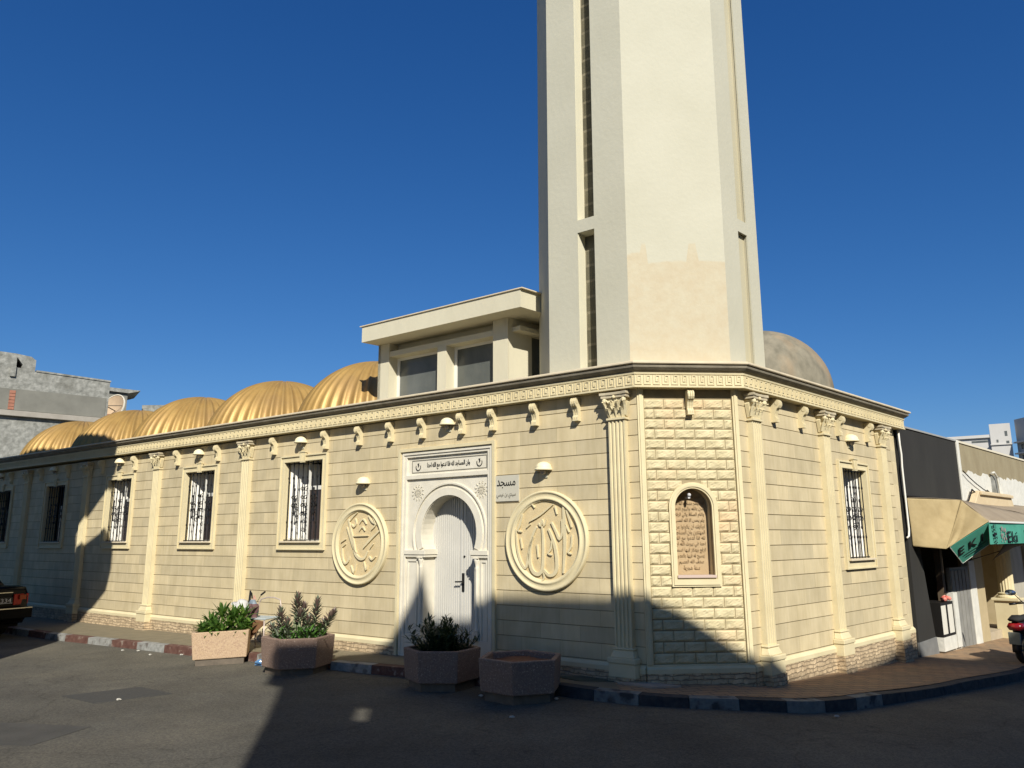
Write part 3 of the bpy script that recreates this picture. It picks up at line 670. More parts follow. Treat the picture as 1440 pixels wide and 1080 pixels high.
# pilasters ---------------------------------------------------------
def pilaster_proto(z_ground):
    M = F1
    root = empty('pilaster', M, parent=mosque)
    w, d = 0.215, 0.072
    pts = [(-w / 2, 0.0), (-w / 2, -d)]
    nf = 4; fw = 0.030; gap = (w - nf * fw) / (nf + 1); x = -w / 2
    for i in range(nf):
        xa = -w / 2 + gap * (i + 1) + fw * i
        for t in range(7): a = math.pi * t / 6; pts.append((xa + fw / 2 - fw / 2 * math.cos(a), -d + 0.017 * math.sin(a)))
    pts += [(w / 2, -d), (w / 2, 0.0)]
    mb = MB(); mb.prism(pts, -1.20, 1.37, 'z')
    obj('shaft', mb, trim, root, M)
    # capital
    mb = MB()
    mb.box(-0.125, 0.125, -d - 0.018, 0, 1.352, 1.375)
    mb.hexa([(-.100, -d + .004, 1.372), (.100, -d + .004, 1.372), (.100, .0, 1.372), (-.100, .0, 1.372), (-.13, -d - .03, 1.60), (.13, -d - .03, 1.60), (.13, .0, 1.60), (-.13, .0, 1.60)])
    def leaf(cx, dx, z0, h, out, wd):
        pr = [(0, 0.0, wd), (0.35, 0.010, wd * 1.15), (0.7, 0.03 * out, wd), (0.92, 0.055 * out, wd * 0.75), (1.0, 0.075 * out, wd * 0.5), (0.93, 0.085 * out, wd * 0.35)]
        vs = []
        for (t, o_, ww) in pr:
            y = -d + 0.004 - (0.03 * t * h / 0.23) - o_ ; zz = z0 + h * t; xx = cx + dx * t
            vs += [(xx - ww / 2, y + 0.012, zz), (xx, y - 0.006, zz), (xx + ww / 2, y + 0.012, zz), (xx, y + 0.03, zz - 0.004)]
        fs = []
        for i in range(len(pr) - 1):
            for k in range(4): a, b = i * 4 + k, i * 4 + (k + 1) % 4; fs.append((a, b, b + 4, a + 4))
        fs += [(3, 2, 1, 0), tuple(len(pr) * 4 - 4 + i for i in range(4))]
        mb.add(vs, fs)
    for cx in (-0.075, 0.0, 0.075): leaf(cx, cx * 0.15, 1.375, 0.115, 0.75, 0.062)
    for cx in (-0.104, -0.036, 0.036, 0.104): leaf(cx, cx * 0.3, 1.40, 0.165, 0.9, 0.048)
    for sx in (-1, 1):
        c = (sx * 0.128, -d - 0.045, 1.575); mb.sphere(c, 0.030, 10, (1, 1.0, 1.1))
        mb.tube([(sx * 0.03, -d - 0.02, 1.47), (sx * 0.07, -d - 0.04, 1.545), (sx * 0.105, -d - 0.05, 1.585)], 0.012, 6)
        mb.tube([(sx * 0.03, -d - 0.02, 1.50), (sx * 0.022, -d - 0.035, 1.56), (sx * 0.038, -d - 0.045, 1.585)], 0.010, 6)
        mb.hexa([(sx * .10, -.05, 1.39), (sx * .118, -.05, 1.39), (sx * .118, -.01, 1.39), (sx * .10, -.01, 1.39), (sx * .13, -.06, 1.57), (sx * .155, -.06, 1.55), (sx * .155, -.01, 1.55), (sx * .13, -.01, 1.57)])
    mb.sphere((0, -d - 0.055, 1.615), 0.022, 8)
    obj('capital', mb, trim, root, M)
    mb = MB()
    mb.prism([(-0.165, 0), (-0.165, -0.142), (-0.10, -0.125), (0, -0.118), (0.10, -0.125), (0.165, -0.142), (0.165, 0)], 1.605, 1.640, 'z')
    mb.prism([(-0.178, 0), (-0.178, -0.155), (-0.10, -0.136), (0, -0.130), (0.10, -0.136), (0.178, -0.155), (0.178, 0)], 1.6405, 1.672, 'z')
    obj('abacus', mb, mat('greyish_abacus_stone', (0.42, 0.37, 0.27), (0.52, 0.46, 0.34), scale=6), root, M, bevel=0.004)
    # base
    mb = MB()
    def ring(hw, dd, z0, z1, zm=None): mb.box(-hw, hw, -dd, 0, z0, z1)
    ring(0.130, 0.095, -1.215, -1.192)
    mb.hexa([(-.150, -.118, -1.295), (.150, -.118, -1.295), (.150, 0, -1.295), (-.150, 0, -1.295), (-.118, -.084, -1.215), (.118, -.084, -1.215), (.118, 0, -1.215), (-.118, 0, -1.215)])
    mb.box(-.176, .176, -.145, 0, -1.352, -1.2952); 
    mb.box(-.166, .166, -.133, 0, -1.50, -1.3522)
    obj('base', mb, trim, root, M, bevel=0.009)
    mb = MB(); mb.box(-.170, .170, -.140, 0, -2.3, -1.5002)
    obj('foot', mb, rubble, root, M)
    return root
pil = pilaster_proto(0)
PS = [(F1, s) for s in (-0.235, -7.52, -10.45, -13.35, -16.38, -19.3)] + [(F3, s) for s in (0.305, 2.23, 4.27)]
for i, (F, s_) in enumerate(PS):
    M = F @ T((s_, 0, 0))
    if i == 0:
        kids = [x for x in bpy.data.objects if x.parent == pil]; old = WM[pil].copy(); WM[pil] = M; pil.matrix_basis = WM[mosque].inverted() @ M
        for c in kids: WM[c] = M @ old.inverted() @ WM[c]
    else: copy_tree(pil, M, mosque)

# corbels ----------------------------------------------------------
def corbel_mesh():
    prof = [(0, 1.675), (-.100, 1.675), (-.128, 1.660), (-.142, 1.630), (-.140, 1.598), (-.122, 1.572), (-.098, 1.560), (-.080, 1.535), (-.066, 1.495), (-.062, 1.465), (-.072, 1.455), (-.083, 1.438), (-.083, 1.412), (-.070, 1.400), (0, 1.400)]
    inn = [(y * 0.90 if y < -0.05 else y, z) for (y, z) in prof]
    mb = MB()
    prof = [(y * .9, z) for y, z in prof]; inn = [(y * .9, z) for y, z in inn]
    mb.prism(prof, -.036, -.020, 'x'); mb.prism(inn, -.0199, -.0061, 'x'); mb.prism(prof, -.006, .006, 'x'); mb.prism(inn, .0061, .0199, 'x'); mb.prism(prof, .020, .036, 'x')
    for sx in (-.0405, .0365): mb.lathe([(0, 0), (.027, 0), (.027, .004), (0, .004)], 12, (sx, -.090, 1.630), 'x')
    mb.box(-.039, .039, -.078, 0, 1.393, 1.410)
    return mb
cb0 = obj('corbel', corbel_mesh(), trim, mosque, F1)
C1 = [-0.80, -1.42, -2.10, -2.64, -3.37, -4.01, -4.68, -5.46, -6.78, -8.42, -9.76, -11.35, -12.73, -14.32, -15.70, -17.39, -18.8]
C3 = [0.84, 1.58, 2.74, 3.78]
cs = [(F1, s) for s in C1] + [(F2, 0.615)] + [(F3, s) for s in C3]
for i, (F, s_) in enumerate(cs):
    M = F @ T((s_, 0, 0))
    if i == 0: WM[cb0] = M; cb0.matrix_basis = WM[mosque].inverted() @ M
    else: copy_tree(cb0, M, mosque)

# cornice ----------------------------------------------------------
n1, n2, n3 = nrm(a1), nrm(a2), nrm(a3)
def mitre(na, nb): m = (na + nb); return m / (m.dot(na))
m12, m23 = mitre(n1, n2), mitre(n2, n3)
END3 = 5.02
pe = B + e3 * END3; ne = e3
m3e = mitre(n3, ne)
pb = B + e3 * END3 - n3 * 1.5
path = [((A + e1 * LEFT), n1, 0.075), (A, m12, 0), (B, m23, 0), (pe, m3e, 0.0), (pb, ne, 0.0)]
def sweepo(name, prof, m, parent=mosque, bev=0):
    mb = MB(); mb.sweep([(o, z + EZ) for o, z in prof], path); return obj(name, mb, m, parent)
# inner line a touch behind the wall face so nothing is coplanar
frz = sweepo('frieze', [(-0.18, 1.7005), (0.128, 1.7005), (0.128, 1.722), (0.118, 1.724), (0.118, 1.850), (0.128, 1.853), (0.132, 1.872), (-0.18, 1.872)], trim)
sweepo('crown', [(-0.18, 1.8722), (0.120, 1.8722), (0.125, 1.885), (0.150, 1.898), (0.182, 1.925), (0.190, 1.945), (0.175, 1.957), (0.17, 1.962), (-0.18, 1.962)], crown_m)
sweepo('coping', [(-0.22, 1.9622), (0.205, 1.9622), (0.212, 1.970), (0.212, 1.988), (0.20, 1.996), (-0.22, 2.000)], lip_m)
# greek key relief
mb = MB(); U, H0, H1 = 0.1165, 1.732, 1.843
def key(F, x, o, dz):
    M = F; h = H1 - H0; t = 0.012; y0, y1 = -o - 0.010, -o + 0.004; w = U
    def bx(xa, xb, za, zb):
        p = [M @ Vector(q) for q in [(x + xa, y0, H0 + za + dz), (x + xb, y0, H0 + za + dz), (x + xb, y1, H0 + za + dz), (x + xa, y1, H0 + za + dz), (x + xa, y0, H0 + zb + dz), (x + xb, y0, H0 + zb + dz), (x + xb, y1, H0 + zb + dz), (x + xa, y1, H0 + zb + dz)]]
        mb.hexa(p)
    bx(0, t, 0, h); bx(t, w - .024, 0, t); bx(w - .036, w - .024, t, h); bx(.030, w - .036, h - t, h); bx(.030, .042, .034, h - t); bx(.042, .062, .034, .034 + t); bx(.054, .062, .034 + t, .068)
s_ = -0.02
x = 0.118 * math.tan((a2 - a1) / 2) - U
while x > LEFT: key(F1, x, 0.118, -x * 0.075 / 24); x -= U
t12, t23 = 0.118 * math.tan((a2 - a1) / 2), 0.118 * math.tan((a3 - a2) / 2)
n = 12; w2 = (LEN2 + t12 + t23); U0 = U; U = w2 / n
for i in range(n): key(F2, -t12 + i * U, 0.118, 0)
U = U0; x = -t23 + 0.01
while x < END3 + 0.10 - U: key(F3, x, 0.118, 0); x += U
obj('greek_key_relief', mb, trim, frz)

# hidden volume of the building: roof and return walls
deep = 9.0
mb = MB()
pA, pB, pC = A - n1 * 0.21, B - n3 * 0.21, B + e3 * 4.95
p0 = A + e1 * LEFT
foot = [p0 - n1 * 0.21, A - m12 * 0.21, B - m23 * 0.21, B + e3 * 4.9 - n3 * 0.21, B + e3 * 4.9 - n3 * 7.5, p0 - n1 * deep]
mb.prism([(p.x, p.y) for p in foot], 1.70 + EZ, 1.80 + EZ, 'z'); obj('roof', mb, roofm, mosque)
mb = MB()
mb.box(4.75, 4.949, 0.001, 7.5, -2.3, 1.70); obj('end_wall', mb, trim, mosque, F3)
mb = MB(); mb.box(LEFT, LEFT + 0.2, 0.22, deep, -2.3, 1.7); mb.box(LEFT, -4, deep - 0.2, deep, -2.3, 1.7); obj('back_wall', mb, trim, mosque, F1)
# dark interior lining behind the windows
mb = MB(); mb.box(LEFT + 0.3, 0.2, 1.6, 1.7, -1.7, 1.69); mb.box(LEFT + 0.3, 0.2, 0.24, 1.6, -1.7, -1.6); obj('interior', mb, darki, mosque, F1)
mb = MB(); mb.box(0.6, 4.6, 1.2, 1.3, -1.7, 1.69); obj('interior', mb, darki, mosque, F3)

# windows ----------------------------------------------------------
def bar_twist(mb, x, z0, z1, r=0.0075): mb.tube([(x, -0.0, z0), (x, 0, z1)], r, 6)
def make_window(w, z0, z1, fw, kind):
    """local: centre s=0; opening half width w"""
    M = Matrix.Identity(4); root = empty('window', M, parent=None)
    parts = {}
    mb = MB()
    O = [(-w - fw, z0 - fw - .03), (w + fw, z0 - fw - .03), (w + fw, z1 + fw), (-w - fw, z1 + fw)]; I = [(-w, z0), (w, z0), (w, z1), (-w, z1)]
    mb.plate(O, [I[::-1]], -0.022, 0.03)
    k = 0.022
    O2 = [(-w - fw, z0 - fw - .03), (w + fw, z0 - fw - .03), (w + fw, z1 + fw), (-w - fw, z1 + fw)]; I2 = [(-w - fw + k, z0 - fw - .03 + k), (w + fw - k, z0 - fw - .03 + k), (w + fw - k, z1 + fw - k), (-w - fw + k, z1 + fw - k)]
    mb.plate(O2, [I2[::-1]], -0.042, -0.0221)
    O3 = [(-w - .022, z0 - .022), (w + .022, z0 - .022), (w + .022, z1 + .022), (-w - .022, z1 + .022)]
    mb.plate(O3, [[(-w - .001, z0 - .001), (w + .001, z0 - .001), (w + .001, z1 + .001), (-w - .001, z1 + .001)][::-1]], -0.036, -0.0221)
    # reveal lining
    mb.plate([(-w - .02, z0 - .02), (w + .02, z0 - .02), (w + .02, z1 + .02), (-w - .02, z1 + .02)], [[(-w + .002, z0 + .002), (w - .002, z0 + .002), (w - .002, z1 - .002), (-w + .002, z1 - .002)][::-1]], 0.031, 0.24)
    obj('frame', mb, trim, root, M, bevel=0.003)
    mb = MB(); mb.box(-w - 0.02, w + 0.02, -0.062, 0.12, z0 - 0.022, z0 + 0.006); obj('sill', mb, lip_m, root, M, bevel=0.004)
    mb = MB(); kw = 0.062
    mb.prism([(-kw * .75, z1 - .02), (kw * .75, z1 - .02), (kw * 1.15, z1 + fw + .035), (-kw * 1.15, z1 + fw + .035)], -0.062, -0.02, 'y'); mb.box(-kw * 1.3, kw * 1.3, -0.072, -0.02, z1 + fw + .0352, z1 + fw + .052)
    for q in (-.03, -.01, .01, .03): mb.box(q - .004, q + .004, -.068, -.0621, z1, z1 + fw + .02)
    obj('keystone', mb, trim, root, M)
    # iron grille
    mb = MB(); n = 8; yb = 0.028
    for i in range(n):
        x = -w + 2 * w * (i + 0.5) / n
        mb.tube([(x, yb, z0), (x, yb, z1)], 0.0082, 6)
        for zc in (z0 + 0.24 * (z1 - z0), z0 + 0.80 * (z1 - z0)): mb.sphere((x, yb, zc), 0.015, 8, (1, 1, 2.0))
    for zc in (z0 + 0.02, z1 - 0.02): mb.box(-w, w, yb - .006, yb + .006, zc - .008, zc + .008)
    zm = z0 + 0.50 * (z1 - z0)
    def scroll(cx, cz, r, d, sgn=1):
        pts = []
        for k_ in range(13):
            a = k_ / 12 * 2.2 * math.pi; rr = r * (1 - 0.62 * k_ / 12); pts.append((cx + d * rr * math.cos(a), yb - 0.012, cz + sgn * rr * math.sin(a)))
        mb.tube(pts, 0.0055, 5)
    for cx in (-w * 0.5, 0, w * 0.5):
        for sg in (1, -1):
            for d in (1, -1):
                scroll(cx + d * 0.042, zm + sg * 0.055, 0.040, d, sg)
        mb.tube([(cx, yb - .012, zm - 0.17), (cx, yb - .012, zm + 0.17)], 0.008, 6); mb.sphere((cx, yb - .012, zm + 0.19), 0.016, 8, (1, 1, 1.8)); mb.sphere((cx, yb - .012, zm - 0.19), 0.016, 8, (1, 1, 1.8)); mb.sphere((cx, yb - .012, zm), 0.016, 8)
    for d in (1, -1):
        scroll(d * 0.045, zm + 0.19, 0.045, d, 1); scroll(d * 0.045, zm - 0.19, 0.045, d, -1)
    obj('grille', mb, iron, root, M)
    # casement: bright shutter leaf, dark open leaf
    yv = 0.205; yr = 0.24
    if kind == 'front':
        xs1 = 0.0; yv = 0.10
        p0_, p1_ = Vector((-w + .008, .10)), Vector((-w + .36, .42)); dd_ = (p1_ - p0_); nl = 9; nn_ = Vector((dd_.y, -dd_.x)).normalized()
        def lf(ta, tb, off, th, za, zb, mb):
            q0, q1 = p0_ + dd_ * ta + nn_ * off, p0_ + dd_ * tb + nn_ * off; q2, q3 = q1 - nn_ * th, q0 - nn_ * th; mb.prism([tuple(q0), tuple(q1), tuple(q2), tuple(q3)], za, zb, 'z')
        mb = MB(); lf(0, 1, 0, .02, z0 + .01, z1 - .01, mb)
        for i in range(nl): lf((i + .15) / nl, (i + .85) / nl, .008, .0079, z0 + .05, z1 - .05, mb)
        obj('shutter', mb, curt, root, M)
        mb = MB(); mb.box(xs1, xs1 + .022, yv - .006, yv + .03, z0, z1); mb.box(w - .03, w, yv, yv + .03, z0, z1); mb.box(xs1 + .0222, w - .0302, yv, yv + .03, z0 + .64 * (z1 - z0), z0 + .69 * (z1 - z0)); mb.box(xs1 + .0222, w - .0302, yv, yv + .03, z0, z0 + .03)
        obj('casement', mb, wframe, root, M)
        mb = MB(); mb.box(xs1 + .0222, w - .0302, yv + .012, yv + .018, z0 + .0302, z0 + .6398 * (z1 - z0)); obj('pane', mb, mat('brownish_window_glass', (0.05, 0.035, 0.03), rough=0.15, spec=0.5), root, M)
    else:
        mb = MB(); p0_, p1_ = Vector((-w + .02, .34)), Vector((w - .008, .09)); dd_ = p1_ - p0_; nn_ = Vector((dd_.y, -dd_.x)).normalized()
        for i in range(9):
            ta, tb, off = (0, 1, 0) if i == 8 else ((i + .15) / 8, (i + .85) / 8, .008)
            q0, q1 = p0_ + dd_ * ta + nn_ * off, p0_ + dd_ * tb + nn_ * off; th = .02 if i == 8 else .0079
            mb.prism([tuple(q0), tuple(q1), tuple(q1 - nn_ * th), tuple(q0 - nn_ * th)], z0 + .01, z1 - .01, 'z')
        obj('shutter', mb, curt, root, M)
    return root
def place_first(root, M):
    def rec(o, dM):
        for c in [x for x in bpy.data.objects if x.parent == o]:
            WM[c] = dM @ WM[c]; rec(c, dM)
    dM = M @ WM[root].inverted(); rec(root, dM); WM[root] = M
    root.parent = mosque; root.matrix_basis = WM[mosque].inverted() @ M
w0 = make_window(WW - 0.001, WZ0, WZ1, 0.105, 'front')
for i, c in enumerate(WS1):
    M = F1 @ T((c, 0, 0))
    if i == 0: place_first(w0, M)
    else:
        cw = copy_tree(w0, M, mosque)
        if i >= 3:                     # these stand without the white shutter leaf
            for ch in [x for x in bpy.data.objects if x.parent == cw and x.name.startswith(('shutter', 'casement'))]: bpy.data.objects.remove(ch)
w3 = make_window(0.419, -0.31, 0.944, 0.105, 'side'); place_first(w3, F3 @ T((WS3, 0, 0)))

# portal -----------------------------------------------------------
portal = empty('portal', F1 @ T((-2.96, 0, -1.53)), parent=mosque)
PX0, PX1, PZ1, PB = -3.80, -2.12, 1.22, -1.75
mb = MB()
mb.plate([(PX0 - .045, PB), (PX1 + .045, PB), (PX1 + .045, PZ1 + .045), (PX0 - .045, PZ1 + .045)], [[(PX0, PB + .001), (PX1, PB + .001), (PX1, PZ1), (PX0, PZ1)][::-1]], -0.035, 0.06)
obj('outer_trim', mb, trim, portal, F1, bevel=0.004)
mb = MB()
mb.plate([(PX0, PB), (PX1, PB), (PX1, PZ1), (PX0, PZ1)], [[(PX0 + .10, .885), (PX1 - .10, .885), (PX1 - .10, 1.135), (PX0 + .10, 1.135)][::-1], [(PX0 + .10, PB + .02), (PX1 - .10, PB + .02), (PX1 - .10, .825), (PX0 + .10, .825)][::-1]], 0.0, 0.06)
mb.box(PX0 + .02, PX0 + .05, -0.015, 0.0, PB, PZ1 - .02); mb.box(PX1 - .05, PX1 - .02, -0.015, 0.0, PB, PZ1 - .02); mb.box(PX0 + .0502, PX1 - .0502, -0.015, 0.0, PZ1 - .05, PZ1 - .02)
obj('moulded_frame', mb, marble, portal, F1, bevel=0.004)
mb = MB(); mb.box(PX0 + .09, PX1 - .09, 0.03, 0.10, .88, 1.14)
ip = obj('inscription_panel', mb, marble, portal, F1)
mb = MB()
mb.plate([(-3.62, .915), (-2.25, .915), (-2.25, 1.095), (-3.62, 1.095)], [[(-3.61, .925), (-2.26, .925), (-2.26, 1.085), (-3.61, 1.085)][::-1]], 0.024, 0.031)
obj('engraved_border', mb, greyt, ip, F1)
text('inscription', shape('وان المساجد لله فلا تدعوا مع الله احدا'), 0.1, blackt, ip, F1 @ T((-2.935, 0.027, 1.00)), width=0.78, height=0.10, extrude=0.003)
for cx in (-3.50, -2.38):
    mb = MB(); pts = [(cx + 0.045 * math.cos(a), 1.0 + 0.052 * math.sin(a)) for a in [R(q) for q in range(160, 381, 20)]]
    mb.ribbon(pts, 0.012, 0.024, 0.031); mb.ribbon([(cx - .012, 1.045), (cx + .008, 1.02), (cx - .004, .995)], 0.016, 0.024, 0.031); mb.ribbon([(cx + .014, 1.05), (cx - .01, 1.03)], 0.012, 0.024, 0.031)
    obj('crescent_carving', mb, blackt, ip, F1)
# arch panel: horseshoe opening
ACX, ACZ, AR_ = -2.915, 0.075, 0.492
IMP = -0.15
def horseshoe(r, zimp, halfj, zb, n=28):
    a0 = math.asin((zimp - ACZ) / r); pts = [(ACX - halfj, zb), (ACX + halfj, zb), (ACX + halfj, zimp)]
    for i in range(n + 1): a = a0 + (math.pi - 2 * a0) * i / n; pts.append((ACX + r * math.cos(a), ACZ + r * math.sin(a) * (1.0 if math.sin(a) < 0 else 1.02)))
    pts.append((ACX - halfj, zimp)); return pts
hole = horseshoe(AR_, IMP, 0.455, PB + .03)
mb = MB(); mb.plate([(PX0 + .09, PB + .02), (PX1 - .09, PB + .02), (PX1 - .09, .83), (PX0 + .09, .83)], [hole[::-1]], 0.032, 0.10)
obj('arch_panel', mb, marble, portal, F1)
def ring(r0, r1, y0, y1, a0, a1, n=32):
    m_ = MB(); vs = []; fs = []
    for i in range(n + 1):
        a = a0 + (a1 - a0) * i / n
        for (r, y) in ((r0, y0), (r1, y0), (r1, y1), (r0, y1)): vs.append((ACX + r * math.cos(a), y, ACZ + r * 1.02 * math.sin(a)))
    for i in range(n):
        for k in range(4): a, b = i * 4 + k, i * 4 + (k + 1) % 4; fs.append((a, b, b + 4, a + 4))
    fs += [(0, 1, 2, 3), (n * 4 + 3, n * 4 + 2, n * 4 + 1, n * 4)]
    return m_.add(vs, fs)
ra = math.asin((IMP + .012 - ACZ) / 0.55)
obj('archivolt', ring(0.497, 0.600, 0.012, 0.034, ra, math.pi - ra), marble, portal, F1, bevel=0.003)
obj('archivolt_bead', ring(0.640, 0.668, 0.010, 0.034, ra * .9, math.pi - ra * .9), marble, portal, F1, bevel=0.004)
# rosettes in the spandrels
for cx in (-3.50, -2.345):
    mb = MB()
    for k in range(12):
        a = 2 * math.pi * k / 12
        for r0, r1, w_ in ((0.030, 0.065, 0.016), (0.080, 0.115, 0.012)):
            da = 0.0 if r0 < .05 else math.pi / 12
            mb.ribbon([(cx + r0 * math.cos(a + da), .635 + r0 * math.sin(a + da)), (cx + (r0 + r1) / 2 * math.cos(a + da + .1), .635 + (r0 + r1) / 2 * math.sin(a + da + .1)), (cx + r1 * math.cos(a + da), .635 + r1 * math.sin(a + da))], w_, 0.024, 0.0325)
    mb.lathe([(0, 0), (.018, 0), (.018, .008)], 10, (cx, 0.024, .635), 'y')
    obj('rosette', mb, mat('carved_marble_shade', (0.47, 0.44, 0.36), (0.55, 0.52, 0.44), scale=9), portal, F1)
# imposts, jamb panels, colonnettes
for (xa, xb) in ((PX0 + .09, ACX - .40), (ACX + .40, PX1 - .09)):
    mb = MB(); mb.box(xa, xb, -0.012, 0.26, IMP - .065, IMP - .004); mb.box(xa + .01, xb - (.012 if xa < ACX - .5 else 0) + 0, 0.0, 0.25, IMP - .10, IMP - .0652)
    obj('impost', mb, marble, portal, F1, bevel=0.004)
for sx in (-1, 1):
    mb = MB(); xo, xi = ACX + sx * 0.80, ACX + sx * 0.56
    x0, x1 = min(xo, xi), max(xo, xi)
    x0, x1 = max(x0, PX0 + .12), min(x1, PX1 - .12)
    mb.plate([(x0, PB + .12), (x1, PB + .12), (x1, IMP - .13), (x0, IMP - .13)], [[(x0 + .025, PB + .15), (x1 - .025, PB + .15), (x1 - .025, IMP - .16), (x0 + .025, IMP - .16)][::-1]], 0.018, 0.033)
    mb.box(x0 - .02, x1 + .04, 0.005, 0.0322, PB, -1.28)
    obj('jamb_panel', mb, marble, portal, F1, bevel=0.003)
def colonnette(x):
    mb = MB(); mb.sm = True
    y = 0.026
    mb.lathe([(0, -1.18), (.036, -1.18), (.036, -1.15), (.026, -1.13), (.022, -1.10), (.021, -.40), (.024, -.385), (.024, -.375), (.020, -.365), (.030, -.32), (.040, -.285), (.040, -.262), (0, -.262)], 14, (x, y, 0))
    mb.sm = False
    mb.box(x - .045, x + .045, y - .045, y + .04, -1.28, -1.181); mb.box(x - .044, x + .044, y - .044, y + .04, -.2618, IMP - .1005)
    return obj('colonnette', mb, marble, portal, F1)
colonnette(ACX - 0.500); colonnette(ACX + 0.500)
# deep reveal
inner = horseshoe(AR_, IMP, 0.455, PB + .03); outer = horseshoe(AR_ + .03, IMP, 0.485, PB + .001)
mb = MB(); mb.plate(outer, [inner[::-1]], 0.1002, 0.27); obj('reveal', mb, marble, portal, F1)
# door leaves
dr = empty('door', F1 @ T((ACX, 0.26, -1.5)), parent=portal)
mb = MB(); mb.box(ACX - .52, ACX + .52, 0.262, 0.30, PB, .60)
n = 26
for i in range(n):
    x = ACX - .50 + 1.0 * (i + .5) / n
    if abs(x - (ACX + .075)) < .055: continue
    mb.box(x - .012, x + .012, 0.252, 0.2622, PB + .1, .60)
mb.box(ACX + .035, ACX + .070, 0.238, 0.262, PB, .60); mb.box(ACX + .076, ACX + .118, 0.246, 0.262, PB, .60)
obj('leaf', mb, doorw, dr, F1, bevel=0.002)
mb = MB(); hx = ACX + .085; mb.box(hx - .018, hx + .018, 0.232, 0.2465, -.70, -.46); mb.tube([(hx, .235, -.57), (hx, .19, -.57), (hx - .10, .19, -.575)], 0.010, 8); mb.tube([(hx, .235, -.57), (hx, .20, -.57), (hx + .05, .20, -.58)], 0.009, 8)
obj('handle', mb, blackt, dr, F1)
mb = MB(); mb.lathe([(0, -.012), (.014, -.012), (.014, .0)], 12, (hx + .02, .246, -.24), 'y'); obj('lock', mb, blackt, dr, F1)
# threshold step
mb = MB(); mb.box(PX0 + .05, PX1 - .05, -0.02, 0.3, -1.80, -1.555); obj('threshold', mb, marble, portal, F1, bevel=0.01)

# domes --------------------------------------------------------------
def fluted_dome(R_, flutes, h=0.965, depth=0.075):
    mb = MB(); mb.sm = True; n = flutes * 6; rows = 26; vs = []; fs = []
    for i in range(rows + 1):
        th = (math.pi / 2) * i / rows
        for k in range(n):
            ph = 2 * math.pi * k / n; f = 1 - abs(math.sin(ph * flutes / 2)) ; dd = depth * (f - 0.6) * min(1, math.cos(th) * 2.6)
            r = (R_ + dd) * math.cos(th); vs.append((r * math.cos(ph), r * math.sin(ph), (R_ + dd * .5) * h * math.sin(th)))
    for i in range(rows):
        for k in range(n): a, b = i * n + k, i * n + (k + 1) % n; fs.append((a, b, b + n, a + n))
    mb.add(vs, fs); mb.lathe([(R_ * .98, -0.25), (R_ * .98, 0.02)], 48)
    return mb
DS = [-6.44, -9.36, -12.34, -15.30, -18.33]
d0 = obj('dome', fluted_dome(1.53, 42), gold, mosque, F1)
for i, s_ in enumerate(DS):
    M = F1 @ T((s_, 2.0, 1.80)) @ RZ(0.4 * i)
    if i == 0: WM[d0] = M; d0.matrix_basis = WM[mosque].inverted() @ M
    else: copy_tree(d0, M, mosque)
mb = MB(); mb.sm = True
mb.lathe([(1.55 * math.cos(R(a)), 1.50 * math.sin(R(a))) for a in range(0, 91, 5)], 64); mb.lathe([(1.60, -1.25), (1.60, 0.0), (1.55, 0.001)], 64)
gd = obj('dome', mb, domeg, mosque, T((5.60, 17.0, EZ + 3.08))); gd['label'] = 'bare grey cement dome behind the tower'

# roof lantern room ---------------------------------------------------
lan = empty('roof_lantern', F1 @ T((-3.6, 0.6, 1.8)), parent=mosque)
mb = MB()
F1b = F1
# slab, sides parallel to both street fronts
dA = a3 - a1
sv = Vector((math.cos(dA), math.sin(dA)))      # direction of the third front seen in the first front's frame
def quad_prism(x0, x1, y0, ln, z0, z1, m_):
    p = [(x0, y0), (x1, y0), (x1 + sv.x * ln, y0 + sv.y * ln), (x0 + sv.x * ln, y0 + sv.y * ln)]; m_.prism(p, z0, z1, 'z')
quad_prism(-5.08, -1.88, 0.30, 2.9, 3.13, 3.39, mb)
obj('slab', mb, render_w, lan, F1)
mb = MB(); quad_prism(-5.12, -1.84, 0.28, 3.0, 3.3902, 3.405, mb); obj('slab_coping', mb, lip_m, lan, F1)
mb = MB(); y0 = 0.60
mb.box(-5.00, -4.75, y0, y0 + .25, 1.80, 3.129); mb.box(-3.69, -3.51, y0, y0 + .25, 1.80, 2.90); mb.box(-2.60, -2.33, y0, y0 + .25, 1.80, 3.129)
mb.box(-4.749, -2.601, y0 + .01, y0 + .25, 2.90, 2.985)
mb.box(-4.7489, -2.6011, y0 + .20, y0 + .25, 2.986, 3.129)
mb.box(-4.7489, -3.6901, y0 + .02, y0 + .25, 1.80, 2.02); mb.box(-3.5099, -2.6011, y0 + .02, y0 + .25, 1.80, 2.02)
# side returns
def side(xa, ln0, ln1, z0, z1, t=0.06):
    p = [(xa + sv.x * ln0, y0 + sv.y * ln0), (xa + sv.x * ln1, y0 + sv.y * ln1), (xa - t + sv.x * ln1, y0 + sv.y * ln1), (xa - t + sv.x * ln0, y0 + sv.y * ln0)]; mb.prism(p, z0, z1, 'z')
side(-2.335, 0.02, 0.50, 1.80, 2.99); side(-2.335, 1.3, 2.4, 1.80, 2.99); side(-2.335, .5, 1.3, 1.8, 2.05); side(-2.335, .0, 2.4, 3.0, 3.129)
side(-4.94, 0.0, 2.4, 1.8, 3.129)
mb.box(-4.6, -0.6, y0 + 2.3, y0 + 2.4, 1.8, 3.129)
obj('walls', mb, render_w, lan, F1)
mb = MB(); x_ = -2.335; p = [(x_ + .14, y0 - .10), (x_ + .14 + sv.x * 1.4, y0 - .10 + sv.y * 1.4), (x_ - .2 + sv.x * 1.4, y0 + sv.y * 1.4), (x_ - .2, y0 - .10)]
